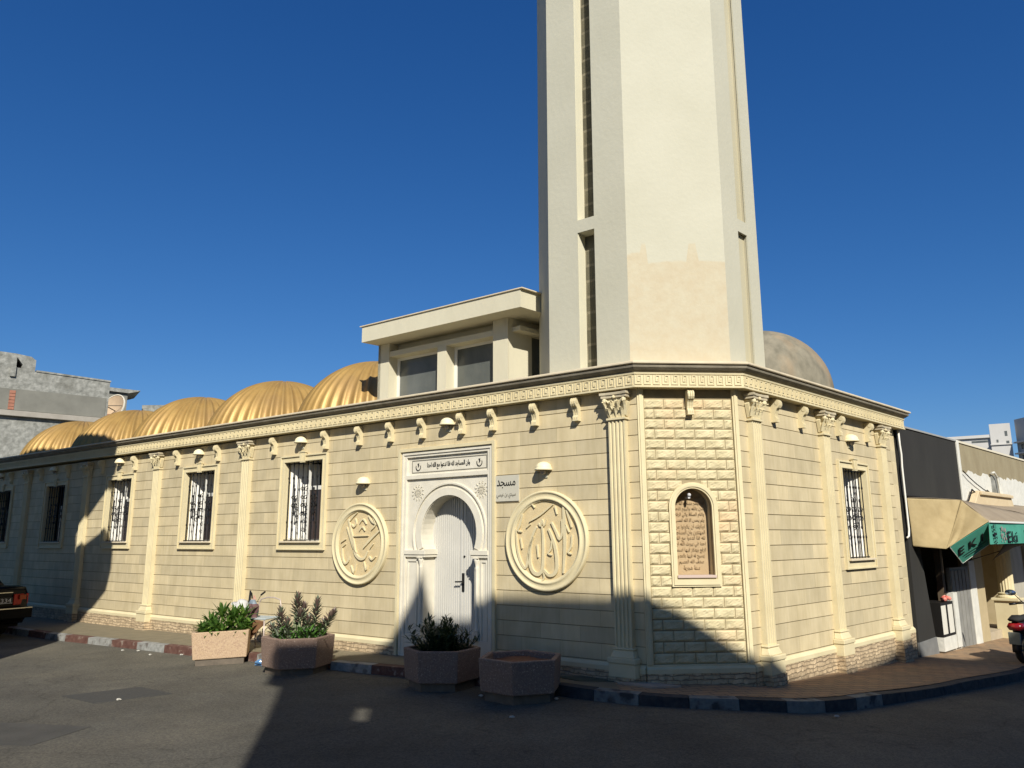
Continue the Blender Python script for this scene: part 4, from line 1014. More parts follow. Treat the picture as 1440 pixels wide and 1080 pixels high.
mb.prism([(x_ + .16 + sv.x * .1, y0 + sv.y * .1 - .03), (x_ + .16 + sv.x * 1.4, y0 - .03 + sv.y * 1.4), (x_ - .05 + sv.x * 1.4, y0 + sv.y * 1.4), (x_ - .05 + sv.x * .1, y0 + sv.y * .1)], 2.93, 2.995, 'z')
obj('canopy', mb, render_w, lan, F1)
for (xa, xb) in ((-4.749, -3.691), (-3.509, -2.601)):
    wn_ = empty('window', F1 @ T(((xa + xb) / 2, y0 + .2, 2.02)), parent=lan)
    mb = MB(); mb.plate([(xa, 2.02), (xb, 2.02), (xb, 2.90), (xa, 2.90)], [[(xa + .05, 2.05), (xb - .02, 2.05), (xb - .02, 2.86), (xa + .05, 2.86)][::-1]], y0 + .19, y0 + .23); obj('frame', mb, wframe, wn_, F1)
    mb = MB(); mb.box(xa + .03, xb - .01, y0 + .21, y0 + .22, 2.03, 2.88); obj('pane', mb, winglass, wn_, F1)
wn_ = empty('window', F1 @ T((x_, y0 + .9, 2.02)), parent=lan)
mb = MB(); p = [(x_ - .04 + sv.x * .5, y0 + sv.y * .5), (x_ - .04 + sv.x * 1.3, y0 + sv.y * 1.3), (x_ - .05 + sv.x * 1.3, y0 + sv.y * 1.3), (x_ - .05 + sv.x * .5, y0 + sv.y * .5)]; mb.prism(p, 2.05, 2.93, 'z'); obj('pane', mb, winglass, wn_, F1)

# ------------------------------------------------------------------ minaret
ND = Vector((-math.sin(a2), math.cos(a2)))
Q = [None] * 8
Q[0] = A + e2 * -0.035 - n2 * 0.06
Q[1] = A + e2 * 1.185 - n2 * 0.06
Q[2] = Q[1] + e3 * 0.86
Q[3] = Q[2] + ND * 1.15
Q[7] = Q[0] - e1 * 1.15
Q[6] = Q[7] + ND * 1.15
Q[5] = Q[6] + e3 * 0.9
Q[4] = Q[3] - e1 * 0.9
minaret = empty('minaret', T(((Q[0].x + Q[4].x) / 2, (Q[0].y + Q[4].y) / 2, EZ + 1.8)), 'tall cream eight-sided minaret with narrow recessed slots rising behind the corner', 'minaret')
SH = Matrix.Identity(4); SH[0][2] = 0.0105        # the shaft leans very slightly
SHM = T((0, 0, 1.8 + EZ)) @ SH @ T((0, 0, -1.8 - EZ))
mb = MB(); Z0, Z1 = 1.8, 12.5
def face_frame(i):
    p, q = Q[i], Q[(i + 1) % 8]; d = (q - p); a = math.atan2(d.y, d.x); return p, a, d.length
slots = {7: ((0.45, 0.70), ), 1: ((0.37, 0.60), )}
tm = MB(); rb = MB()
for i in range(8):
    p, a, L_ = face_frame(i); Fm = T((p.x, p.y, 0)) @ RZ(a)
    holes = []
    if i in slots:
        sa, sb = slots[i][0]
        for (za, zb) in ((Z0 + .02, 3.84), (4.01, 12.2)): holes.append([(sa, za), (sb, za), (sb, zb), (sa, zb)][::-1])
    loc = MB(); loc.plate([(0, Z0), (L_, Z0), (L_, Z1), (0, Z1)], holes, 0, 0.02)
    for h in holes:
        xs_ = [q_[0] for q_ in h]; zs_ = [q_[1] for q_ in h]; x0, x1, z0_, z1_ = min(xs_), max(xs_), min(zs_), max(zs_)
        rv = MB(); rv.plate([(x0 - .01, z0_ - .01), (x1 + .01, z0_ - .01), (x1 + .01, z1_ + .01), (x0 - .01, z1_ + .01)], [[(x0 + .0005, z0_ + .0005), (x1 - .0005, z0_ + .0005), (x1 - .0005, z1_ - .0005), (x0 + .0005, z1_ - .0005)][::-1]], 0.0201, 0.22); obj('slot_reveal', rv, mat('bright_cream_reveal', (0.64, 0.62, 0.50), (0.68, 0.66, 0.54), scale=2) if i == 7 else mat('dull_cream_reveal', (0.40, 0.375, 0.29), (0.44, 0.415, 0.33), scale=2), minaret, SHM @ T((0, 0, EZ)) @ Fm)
    tm.add([Fm @ Vector(v) for v in loc.v], loc.f)
    if i in slots:
        l2 = MB(); sa, sb = slots[i][0]
        l2.box(sa - .05, sb + .05, 0.185 if i == 7 else 0.05, 0.24, Z0, 12.4)
        m_ = brickd if i == 7 else mat('pale_yellow_render', (0.43, 0.40, 0.29), (0.49, 0.46, 0.35), scale=2, stretch=(1, 1, .2))
        obj('slot_back', l2, m_, minaret, SHM @ T((0, 0, EZ)) @ Fm)
me_shaft = obj('shaft', tm, tower_m, minaret, SHM @ T((0, 0, EZ)))
mb = MB(); mb.prism([(q.x, q.y) for q in Q], Z1, Z1 + .2, 'z'); obj('cap_slab', mb, lip_m, minaret, SHM @ T((0, 0, EZ)))

# ------------------------------------------------------------------ wall lamps, medallions, sign
def lamp_proto():
    root = empty('wall_lamp', Matrix.Identity(4)); I_ = Matrix.Identity(4)
    mb = MB(); mb.sm = True
    mb.lathe([(0.101 * math.cos(R(a)), 0.018 + 0.078 * math.sin(R(a))) for a in range(0, 91, 10)], 28, (0, -.035, 0)); mb.lathe([(.101, .018), (.104, .014), (.112, .010), (.112, -.012), (.104, -.014), (.098, -.010), (.096, .015)], 28, (0, -.035, 0))
    obj('shade', mb, lampm, root, I_)
    mb = MB(); mb.sm = True; mb.sphere((0, -.045, -.030), .036, 14); obj('globe', mb, bulbm, root, I_)
    mb = MB(); mb.box(-.04, .04, -.012, 0.0, -.10, .03); obj('wall_bracket', mb, mat('lamp_bracket_paint', (0.50, 0.49, 0.40)), root, I_)
    return root
lp = lamp_proto()
LL = [(F1, -1.30, .835, 'cream helmet-shaped wall lamp above the large round calligraphy medallion right of the door'),
      (F1, -4.56, .815, 'cream helmet-shaped wall lamp above the smaller round medallion left of the door'),
      (F1, -2.90, 1.545, 'cream wall lamp under the cornice centred over the white arched portal'),
      (F1, -6.07, 1.545, 'cream wall lamp under the cornice over the barred window nearest the door'),
      (F1, -9.03, 1.555, 'cream wall lamp over the second barred window counted from the door'),
      (F1, -11.96, 1.58, 'cream wall lamp over the third barred window, half in shadow'),
      (F1, -15.0, 1.59, 'cream wall lamp over the fourth barred window, deep in the left shadow'),
      (F1, -18.0, 1.60, 'cream wall lamp at the far left edge over the last window'),
      (F3, 3.13, 1.355, 'cream wall lamp over the barred window on the right-hand side wall')]
for i, (F, s_, z, lab) in enumerate(LL):
    M = F @ T((s_, -0.002, z))
    if i == 0:
        o = lp; old = WM[lp].copy()
        for c in [x for x in bpy.data.objects if x.parent == lp]: WM[c] = M @ WM[c]
        WM[lp] = M; lp.matrix_basis = M
    else: o = copy_tree(lp, M)
    tag(o, lab, 'wall lamp', 'wall lamps on the mosque')

def medallion(cx, cz, Ro, strokes, ox, oz, k, kx, lab):
    M = F1 @ T((cx, 0, cz)); root = empty('wall_medallion', M, lab, 'medallion')
    mb = MB(); mb.sm = False
    q = Ro / 0.60
    mb.lathe([(r * q, -o) for r, o in ((.600, -.001), (.600, .038), (.594, .050), (.583, .056), (.572, .052), (.566, .044), (.545, .040), (.520, .042), (.512, .052), (.500, .056), (.490, .052), (.486, .040), (.480, .038), (.474, .036), (.470, .030), (.466, .020))], 72, (0, 0, 0), 'y')
    for i_ in range(len(mb.smooth)): mb.smooth[i_] = True
    obj('ring', mb, trim, root, M)
    mb = MB(); mb.lathe([(0.468 * q, -.0195), (0.0, -.0196)], 72, (0, 0, 0), 'y'); obj('field', mb, medf, root, M)
    mb = MB()
    for st, w in strokes: mb.ribbon([((x - ox) * kx, (oz - y) * k) for x, y in st], w * .88, -0.043, -0.018)
    obj('calligraphy', mb, trim, root, M)
    return root
S1_ = [([(430,130),(385,220),(355,350),(352,480),(390,565),(450,585),(492,540),(505,400),(505,250),(495,120)], .050),
       ([(505,540),(560,592),(620,582),(652,530),(652,420),(630,300),(590,200),(565,150)], .050),
       ([(600,85),(650,180),(688,250),(718,180),(715,60)], .036), ([(735,-60),(742,100),(745,300),(722,570)], .050),
       ([(395,225),(352,330),(330,450),(300,530),(252,480),(215,380),(198,260),(192,150)], .036),
       ([(272,0),(240,110),(215,160),(262,175)], .030), ([(245,235),(262,340)], .034), ([(435,300),(447,425)], .034),
       ([(600,262),(592,340),(560,385),(600,402)], .026), ([(822,210),(812,320),(778,372),(815,390)], .028), ([(752,110),(792,185)], .030),
       ([(500,560),(512,620),(480,655)], .024), ([(455,92),(478,122),(498,60),(518,122),(545,55)], .024), ([(350,75),(480,10),(622,-88)], .022),
       ([(318,132),(362,100)], .030), ([(372,-112),(412,-60)], .026), ([(430,-165),(425,-120)], .024), ([(462,-150),(466,-120)], .022), ([(640,-70),(662,10)], .030), ([(765,-30),(800,70),(820,140)], .028)]
medallion(-1.290, -0.030, 0.605, S1_, 528, 262, 1.17 / 945.0, 1.0 / 760.0, 'large round cream stone medallion with raised calligraphy right of the white door')
S2_ = [([(1022,180),(1060,320),(1090,430),(1110,520),(1160,572),(1215,565),(1245,500)], .050), ([(1008,260),(1062,400),(1105,500),(1130,515)], .030),
       ([(1085,352),(1245,348)], .026), ([(1365,300),(1290,368),(1230,430),(1195,470)], .034), ([(962,470),(972,570),(1000,622),(1038,600),(1050,555)], .032),
       ([(948,412),(1002,380)], .026), ([(958,466),(1002,430)], .024), ([(1040,200),(1080,150),(1120,118)], .026), ([(1060,230),(1085,258),(1112,228),(1100,175)], .026),
       ([(1150,225),(1185,185),(1222,235)], .024), ([(1148,298),(1180,262),(1208,300)], .024), ([(1240,150),(1280,210),(1322,240),(1275,292)], .028), ([(1275,130),(1312,222)], .026),
       ([(1302,428),(1268,472)], .028), ([(1262,548),(1290,580),(1332,548)], .028), ([(1068,640),(1100,712),(1122,620)], .026), ([(1208,600),(1230,680),(1244,640)], .026)]
medallion(-4.62, -0.065, 0.592, S2_, 1145, 425, 1.13 / 770.0, 0.93 / 470.0, 'smaller round cream stone medallion with raised calligraphy left of the white door')

M = F1 @ T((-1.90, -0.012, .63)); sg = empty('mosque_sign', M, 'pale square name board with black Arabic lettering beside the door', 'sign')
mb = MB(); mb.box(-.20, .20, -.004, .011, -.165, .165); obj('board', mb, signm, sg, M)
text('lettering', shape('مسجد'), 0.1, blackt, sg, M @ T((0, -.007, .055)), width=.30, height=.105, extrude=.002)
text('lettering', shape('سيدي بن عيسي'), 0.1, greyt, sg, M @ T((0, -.007, -.095)), width=.31, height=.065, extrude=.002)

# ------------------------------------------------------------------ buildings across the street (they cast the big shadows)
wallb = mat('pale_bounce_render', (0.74, 0.66, 0.50), (0.80, 0.72, 0.56), scale=1.5, bump=0.2)  # unseen fronts kept pale to bounce warm light into the shade
bld = empty('apartment_building', T((4.5, -4.2, gz(4))), 'tall pale apartment block across the street behind the viewpoint', 'building')
Y0 = -2.5
prof = [(-.50, -2.0), (-.50, 4.7), (-.53, 5.98), (-.60, 7.16), (-.80, 7.34), (-.83, 7.98), (-.26, 8.09), (0.0, 8.42), (.70, 8.60), (.86, 8.86), (1.01, 9.09), (1.09, 9.36), (1.17, 9.09), (1.26, 8.82), (1.60, 8.60), (1.96, 8.48), (3.11, 7.80), (3.50, 7.62), (3.82, 7.50), (4.21, 7.27), (4.57, 7.05), (5.2, 7.02), (6.68, 7.78), (7.8, 8.56), (8.35, 9.0), (8.8, 9.25), (9.2, 9.1), (9.6, 9.03), (10.69, 9.5), (11.6, 9.9), (14, 10.4), (26, 10.4), (26, -2.4)]
mb = MB(); mb.plate([(x, z + EZ) for x, z in prof][::-1], [[(.29, 5.80 + EZ), (.42, 5.74 + EZ), (.45, 6.22 + EZ), (.33, 6.28 + EZ)]], Y0 - .14, Y0)  # small opening cut so that a spot of sun lands on the road
obj('street_facade', mb, wallb, bld)
mb = MB(); mb.box(1.2, 25.8, Y0 - 7, Y0 - .1402, -1, 6.0); obj('body', mb, wallb, bld)
for i in range(6):
    for j in range(2):
        x0 = 2.0 + i * 2.6; z0_ = 0.9 + j * 2.9
        mb = MB(); mb.box(x0, x0 + 1.1, Y0 + .002, Y0 + .05, z0_, z0_ + 1.3); obj('window', mb, winglass, bld)
mb = MB(); mb.box(-.48, .9, Y0 - 4, Y0 - .142, -1, 1.9); obj('porch', mb, wallb, bld)

bl2 = empty('townhouse', T((-10, 8, gz(-10))), 'pale townhouse with projecting balcony slabs on the left kerb outside the picture', 'building')
Y1 = 9.0
prof = [(-18, -1.9), (-7.30, -1.9), (-7.24, 0.9), (-7.20, 2.1), (-7.45, 3.0), (-7.70, 3.9), (-7.71, 4.2), (-6.93, 4.53), (-6.93, 5.07), (-7.19, 5.52), (-8.05, 5.60), (-8.12, 6.30), (-7.34, 6.66), (-7.07, 6.70), (-6.99, 6.96), (-7.12, 8.2), (-7.75, 8.97), (-8.07, 9.2), (-8.46, 9.35), (-8.82, 9.56), (-9.5, 10.2), (-10.06, 10.4), (-10.8, 10.5), (-18, 12.0)]
mb = MB(); mb.plate([(x, z + EZ) for x, z in prof], [], Y1 - .5, Y1); obj('gable_wall', mb, wallb, bl2)
mb = MB(); mb.box(-16, -8.3, 3.5, Y1 - .502, -0.4, 7.0); obj('body', mb, wallb, bl2)
for j in range(2):
    mb = MB(); mb.box(-8.302, -8.25, 5.0, 6.1, .9 + 3 * j, 2.3 + 3 * j); obj('window', mb, winglass, bl2)

# ------------------------------------------------------------------ grey unfinished building far left
P0 = Vector((-20.34, 38.0)); GA = R(40); G = T((P0.x, P0.y, EZ)) @ RZ(GA)
gb = empty('unfinished_building', T((-23, 36, gz(-23))), 'grey unfinished concrete building with raw block walls behind the domes at far left', 'building')
mb = MB()
mb.plate([(-14, -4), (0, -4), (0, 7.84), (-3.3, 7.95), (-3.3, 8.5), (-3.5, 8.65), (-4.12, 8.72), (-14, 8.9)], [[(-4.08, 8.05), (-3.86, 8.05), (-3.83, 8.22), (-4.08, 8.55)]], 0, .4)
obj('wall', mb, conc, gb, G)
band = mat('smooth_cement_band', (0.15, 0.15, 0.135), (0.20, 0.20, 0.18), scale=1.2, bump=0.2, bscale=14)
mb = MB(); mb.box(-14, -.12, -.03, 0, 6.02, 7.02); obj('cement_band', mb, band, gb, G)
mb = MB(); mb.box(-14, -.02, -.22, 0, 5.72, 5.98); obj('ledge', mb, mat('ledge_concrete', (0.28, 0.26, 0.23), (0.34, 0.32, 0.29), scale=3), gb, G, bevel=0.02)
tc_ = mat('terracotta_brick', (0.28, 0.12, 0.08), (0.36, 0.17, 0.12), scale=6)
mb = MB()
for k in range(6): mb.box(-4.22, -3.98, -.05, 0.02, 6.03 + .155 * k, 6.165 + .155 * k)
obj('exposed_bricks', mb, tc_, gb, G)
mb = MB(); mb.box(-14, 0.02, -.04, .44, 7.84, 7.92) ; 
mb2 = MB(); mb2.hexa([(-3.25, -.04, 7.95), (.03, -.04, 7.845), (.03, .44, 7.845), (-3.25, .44, 7.95), (-3.25, -.04, 8.03), (.03, -.04, 7.93), (.03, .44, 7.93), (-3.25, .44, 8.03)]); obj('parapet_coping', mb2, conc, gb, G)
mb = MB(); mb.box(-4.3, -4.08, -.10, .0, 7.6, 8.1); obj('stub_column', mb, conc, gb, G)
mb = MB(); mb.box(-13.9, -.4, .4, 8, -4, 7.6); obj('body', mb, conc, gb, G)
mb = MB(); mb.box(-5, -3.6, .42, .5, 7.6, 8.62); obj('dark_recess_sheet', mb, darki, gb, G)  # dark sheet standing in for the shade inside the wall hole
# second block just behind with a pointed slab, plus tiled upstand
g2 = empty('rooftop_block', T((-24, 47.5, gz(-24))), 'small grey rooftop block with a projecting slab beyond the unfinished building', 'building')
G2 = T((-25.5, 47.0, EZ)) @ RZ(R(33))
mb = MB(); mb.hexa([(-3, 0, -2), (1.2, 0, -2), (1.2, 3, -2), (-3, 3, -2), (-3, 0, 9.30), (1.35, 0, 9.12), (1.35, 3, 9.12), (-3, 3, 9.30)]); obj('wall', mb, band, g2, G2)
mb = MB(); mb.prism([(.2, 9.17), (1.36, 9.121), (1.75, 9.22), (2.05, 9.34), (.2, 9.40)], -.2, 3, 'y'); obj('slab', mb, conc, g2, G2)
g3 = empty('low_roof_house', T((-20.5, 50, gz(-20))), 'low grey roof edge with aerials beyond the second dome', 'building')
mb = MB(); mb.box(-24.5, -15.5, 50, 53, -1, 10.42); obj('wall', mb, conc, g3)
mb = MB(); mb.tube([(-21.3, 50.5, 10.4), (-21.3, 50.5, 10.95)], .03, 6); mb.tube([(-20.9, 50.5, 10.4), (-20.9, 50.5, 10.85)], .03, 6); mb.tube([(-21.6, 50.5, 10.8), (-20.8, 50.5, 10.8)], .02, 6); obj('aerial', mb, iron, g3)
# satellite dish
ds = empty('satellite_dish', T((-22.0, 42.2, EZ + 7.0)), 'large rust-brown satellite dish seen edge-on with a pale rim beside the grey wall', 'satellite dish')
DM = T((-22.15, 41.8, EZ + 7.12)) @ RZ(R(30)) @ Matrix.Rotation(R(62), 4, 'X') @ Matrix.Rotation(R(-50), 4, 'Y') @ Matrix.Scale(.86, 4)
mb = MB(); mb.sm = True; mb.lathe([(0.02, -.30), (.35, -.27), (.7, -.17), (1.0, 0)], 28); mb.lathe([(0.02, -.33), (.35, -.30), (.7, -.20), (1.0, -.03)], 28); obj('reflector', mb, mat('rusty_dish_paint', (0.42, 0.32, 0.22), (0.50, 0.38, 0.26), scale=3), ds, DM)
mb = MB(); mb.lathe([(1.0, -.05), (1.05, -.05), (1.05, .03), (1.0, .03), (1.0, -.05)], 32); obj('rim', mb, mat('pale_rim', (0.68, 0.64, 0.54)), ds, DM)
mb = MB(); mb.tube([(0, 0, -.3), (0, 0, .5)], .03, 6); mb.tube([(.7, 0, -.15), (0, 0, .5)], .02, 6); obj('feed_arm', mb, iron, ds, DM)
mb = MB(); mb.box(-.35, .35, -.3, .3, -1.4, -.95); obj('brick_base', mb, tc_, ds, T((-22.3, 41.8, EZ + 7.75)))

# ------------------------------------------------------------------ white apartment block far right
wb = empty('apartment_block', T((50, 74, gz(40))), 'distant white apartment block with small windows above the right-hand roofs', 'building')
WBM = T((43.9, 70, EZ)) @ RZ(R(-32))
whiteb = mat('white_distant_render', (0.50, 0.49, 0.48), (0.56, 0.56, 0.56), scale=.4)
mb = MB(); mb.box(0, 1.62, 0, 6, -3, 10.05); mb.box(-4.4, -.001, .25, 6, -3, 8.85); obj('wall', mb, whiteb, wb, WBM)
mb = MB(); mb.box(45.75, 57, 56, 69.2, -3, 10.35 + EZ); obj('wing', mb, whiteb, wb)
mb = MB(); mb.box(-4.6, -.0, .05, .5, 8.851, 9.12); mb.box(-.05, 1.66, -.12, -.001, 8.1, 8.2); obj('parapet', mb, whiteb, wb, WBM)
for (x0, x1, z0_, z1_) in ((1.15, 1.35, 8.9, 9.35), (.45, .6, 8.35, 8.6), (1.2, 1.42, 8.2, 8.45)):
    mb = MB(); mb.box(x0, x1, -.02, .01, z0_, z1_); obj('window', mb, winglass, wb, WBM)
mb = MB(); mb.box(-1.5, -.2, .22, .26, 8.45, 8.62); obj('window', mb, winglass, wb, WBM)
for z_ in (7.6, 6.6):
    mb = MB(); mb.box(45.70, 45.76, 58, 68.6, z_ + EZ, z_ + .45 + EZ); obj('window', mb, winglass, wb)
    mb = MB(); mb.box(45.3, 45.749, 57, 69, z_ + .55 + EZ, z_ + .68 + EZ); obj('balcony_slab', mb, whiteb, wb)

# ------------------------------------------------------------------ shops to the right
gr = mat('grey_painted_render', (0.024, 0.023, 0.021), (0.032, 0.031, 0.028), scale=2, bump=0.15, stretch=(1, 1, .3))
grl = mat('light_grey_paint', (0.26, 0.27, 0.28), (0.32, 0.33, 0.34), scale=4)
greyw = mat('greyish_lower_wall', (0.20, 0.20, 0.195), (0.27, 0.27, 0.26), scale=3, bump=0.2)
plw = mat('flaking_white_plaster', (0.56, 0.56, 0.53), (0.66, 0.66, 0.63), scale=6, bump=0.6, bscale=14)
bei = mat('bare_beige_cement', (0.25, 0.21, 0.135), (0.31, 0.27, 0.18), scale=3, bump=0.4, bscale=16, stretch=(1, 1, .5))
shop = empty('corner_shop', F3 @ T((6.5, 0, -1.85)), 'single storey shop with dark grey upper wall and open black doorway beside the mosque', 'shop')
mb = MB()
mb.box(5.075, 8.18, -.001, .3, .50, 1.77); 
obj('upper_wall', mb, gr, shop, F3)
mb = MB(); mb.box(5.0, 8.2, -.02, .32, 1.7702, 1.80); obj('parapet_edge', mb, grl, shop, F3)
mb = MB(); mb.hexa([(5.07, -.02, -2.2), (5.98, -.02, -2.2), (5.98, .3, -2.2), (5.07, .3, -2.2), (5.07, -.02, .60), (5.40, -.02, .60), (5.40, .3, .60), (5.07, .3, .60)]); obj('pier', mb, gr, shop, F3)
mb = MB(); mb.hexa([(5.06, -.032, -2.2), (5.99, -.032, -2.2), (5.99, .0, -2.2), (5.06, .0, -2.2), (5.06, -.032, -1.62), (5.86, -.032, -1.60), (5.86, .0, -1.60), (5.06, .0, -1.62)]); obj('pier_skirting', mb, mat('blue_grey_skirting', (0.15, 0.155, 0.16), (0.19, 0.195, 0.20), scale=5), shop, F3)
mb = MB(); mb.box(5.3, 8.2, 1.6, 1.65, -2.2, 1.7); mb.box(5.3, 8.2, .31, 1.6, -2.2, -1.86); mb.box(5.3, 8.2, .31, 1.6, 1.2, 1.25); mb.box(5.2, 5.3, .31, 1.6, -2.2, 1.7); obj('interior', mb, darki, shop, F3)
mb = MB(); mb.box(6.95, 8.0, -.01, .05, -2.05, -.55); 
for k in range(5): mb.box(6.97 + k * .2, 7.13 + k * .2, -.022, -.0101, -2.0, -.6)
obj('grey_shutter', mb, greyw, shop, F3)
mb = MB(); mb.box(8.0, 8.35, -.03, .1, -2.1, -.45); obj('white_pilaster', mb, plw, shop, F3, bevel=.01)
mb = MB(); mb.box(6.5, 6.62, -.02, .08, -2.0, .5); obj('door_post', mb, mat('dull_brown_post', (0.10, 0.075, 0.05)), shop, F3)
mb = MB(); mb.box(6.0, 7.0, -.06, .3, -2.2, -1.84); obj('step', mb, mat('pale_step_stone', (0.36, 0.33, 0.28), (0.44, 0.41, 0.35), scale=6), shop, F3, bevel=.01)
# body of shop
mb = MB(); mb.box(5.08, 17.9, 1.7, 7, -2.3, 1.55); obj('body', mb, bei, shop, F3)
# display case in the doorway
dc = empty('display_case', F3 @ T((6.35, -.12, -1.84)), 'white glass-fronted display case standing in the shop doorway with red goods on top', 'display case')
mb = MB(); mb.box(5.98, 6.62, -.02, .30, -1.838, -1.62); obj('base', mb, plw, dc, F3 @ T((0, -.08, 0)))
mb = MB(); mb.box(5.98, 6.62, -.02, .30, -1.619, -1.58); mb.box(5.98, 6.62, -.02, .30, -1.12, -1.08); mb.box(6.26, 6.32, -.022, .0, -1.5799, -1.1201); mb.box(5.98, 6.0, -.02, .3, -1.5799, -1.1201); mb.box(6.6, 6.62, -.02, .3, -1.5799, -1.1201); obj('frame', mb, iron, dc, F3 @ T((0, -.08, 0)))
mb = MB(); mb.box(6.0001, 6.2599, -.012, .28, -1.579, -1.121); mb.box(6.3201, 6.5999, -.012, .28, -1.579, -1.121); obj('white_panels', mb, mat('milky_white_panel', (0.72, 0.71, 0.66), rough=.3), dc, F3 @ T((0, -.08, 0)))
mb = MB(); mb.box(6.68, 6.9, -.02, .2, -1.838, -.95); obj('side_panel', mb, plw, dc, F3 @ T((0, -.08, 0)))
mb = MB()
for k in range(7): mb.sphere((6.30 + .04 * k, -.0 + .03 * (k % 3), -1.035 + .02 * (k % 2)), .035, 8)
gd_ = obj('goods', mb, mat('red_packets', (0.55, 0.07, 0.05), (0.75, 0.35, 0.30), scale=20), dc, F3 @ T((0, -.08, 0)))

# second shop: beige cement upper, flaking white plaster, porch
sh2 = empty('plastered_shop', F3 @ T((13, 0, -2.0)), 'shop front with flaking white plaster and a bare beige cement band along its roof edge', 'shop')
def wob(x0, x1, z, amp, n, seed):
    r_ = random.Random(seed); return [(x0 + (x1 - x0) * i / n, z + amp * (r_.random() - .5) * 2) for i in range(n + 1)]
edge = wob(8.22, 18, 1.22, .045, 90, 4)
mb = MB(); mb.plate([(8.185, .66), (18, .66)] + [(x, z) for x, z in edge[::-1]] + [(8.185, 1.22)], [], .012, .3); obj('white_plaster', mb, plw, sh2, F3)
mb = MB(); mb.plate([(8.185, .9), (18, .9), (18, 1.70), (8.185, 1.77)], [], .02, .3); obj('cement_band', mb, bei, sh2, F3)
mb = MB(); mb.plate([(8.20, 1.7702), (18, 1.702), (18, 1.74), (8.20, 1.81)], [], .0, .32); obj('coping', mb, mat('pale_coping', (0.62, 0.58, 0.48)), sh2, F3)
mb = MB(); mb.box(8.18, 8.30, -.03, .01, .55, 1.80); obj('white_edge_strip', mb, plw, sh2, F3, bevel=.01)
mb = MB(); mb.box(10.35, 11.0, .004, .02, .66, 1.25); obj('bare_patch', mb, conc, sh2, F3)
mb = MB(); mb.tube([(10.3, -.03, 1.28), (10.42, -.05, 1.30), (10.62, -.05, 1.2), (10.68, -.05, 1.0), (10.72, -.05, .66)], .022, 8); obj('white_conduit', mb, plw, sh2, F3)
mb = MB(); mb.prism([(8.5, .56), (11.4, .56), (11.2, .86), (8.9, .86)], -.12, .011, 'y'); mb.box(8.9, 11.2, -.17, -.1201, .78, .84); obj('stone_hood', mb, mat('peach_hood_stone', (0.52, 0.42, 0.28), (0.58, 0.49, 0.34), scale=4), sh2, F3, bevel=.01)
mb = MB(); mb.box(12.4, 18, .0, .3, -2.3, .6599); obj('white_wall', mb, plw, sh2, F3)
mb = MB(); mb.box(10.95, 12.39, .02, .3, -2.3, .6599); obj('grey_wall', mb, mat('stained_grey_render', (0.34, 0.32, 0.27), (0.45, 0.43, 0.37), scale=4, stretch=(1, 1, .3)), sh2, F3)
mb = MB(); mb.box(12.1, 12.38, -.04, .0199, -2.1, .5); obj('dark_gate', mb, greyw, sh2, F3)
# porch recess
mb = MB(); mb.box(8.36, 8.95, .0, .25, -2.3, .62); mb.box(8.36, 10.94, 1.3, 1.4, -2.3, .62); mb.box(8.36, 10.94, .251, 1.299, .55, .62)
mb.box(10.7, 10.949, .0, 1.3, -2.3, .55)
obj('porch_walls', mb, mat('ochre_porch_render', (0.40, 0.33, 0.20), (0.47, 0.39, 0.25), scale=3), sh2, F3)
mb = MB(); mb.box(8.96, 10.69, .0, 1.29, -2.3, -1.80); obj('porch_floor', mb, mat('porch_floor_stone', (0.40, 0.34, 0.25), (0.46, 0.40, 0.31), scale=5), sh2, F3)
mb = MB(); mb.box(8.96, 9.0, .4, 1.2, -1.8, -.2); obj('recess_panel', mb, mat('grey_door_panel', (0.18, 0.165, 0.14)), sh2, F3)
# porch column
pc = empty('porch_column', F3 @ T((9.95, -.12, -1.95)), 'fluted cream porch column with leafy capital under the green awning', 'column')
CM = F3 @ T((9.95, -.12, 0))
mb = MB(); pts = []
for k in range(64):
    a = 2 * math.pi * k / 64; r = .135 - .012 * (0.5 + 0.5 * math.cos(k * math.pi / 2)); pts.append((r * math.cos(a), r * math.sin(a)))
mb.prism(pts, -1.10, .0, 'z'); obj('shaft', mb, trim, pc, CM)
mb = MB(); mb.lathe([(.14, 0), (.155, .02), (.14, .04), (.15, .10), (.20, .24), (.23, .27)], 24); mb.box(-.22, .22, -.22, .22, .27, .33)
for k in range(12):
    a = 2 * math.pi * k / 12; mb.tube([(.14 * math.cos(a), .14 * math.sin(a), .05), (.17 * math.cos(a), .17 * math.sin(a), .14), (.22 * math.cos(a), .22 * math.sin(a), .20), (.225 * math.cos(a), .225 * math.sin(a), .17)], [.03, .028, .02, .012], 6)
obj('capital', mb, trim, pc, CM)
mb = MB(); mb.lathe([(.14, -1.10), (.17, -1.12), (.15, -1.15), (.19, -1.18), (.19, -1.21), (.0, -1.21)], 24); mb.box(-.24, .24, -.24, .24, -1.26, -1.2101); mb.box(-.2, .2, -.2, .2, -2.3, -1.2601); obj('pedestal', mb, trim, pc, CM, bevel=.008)

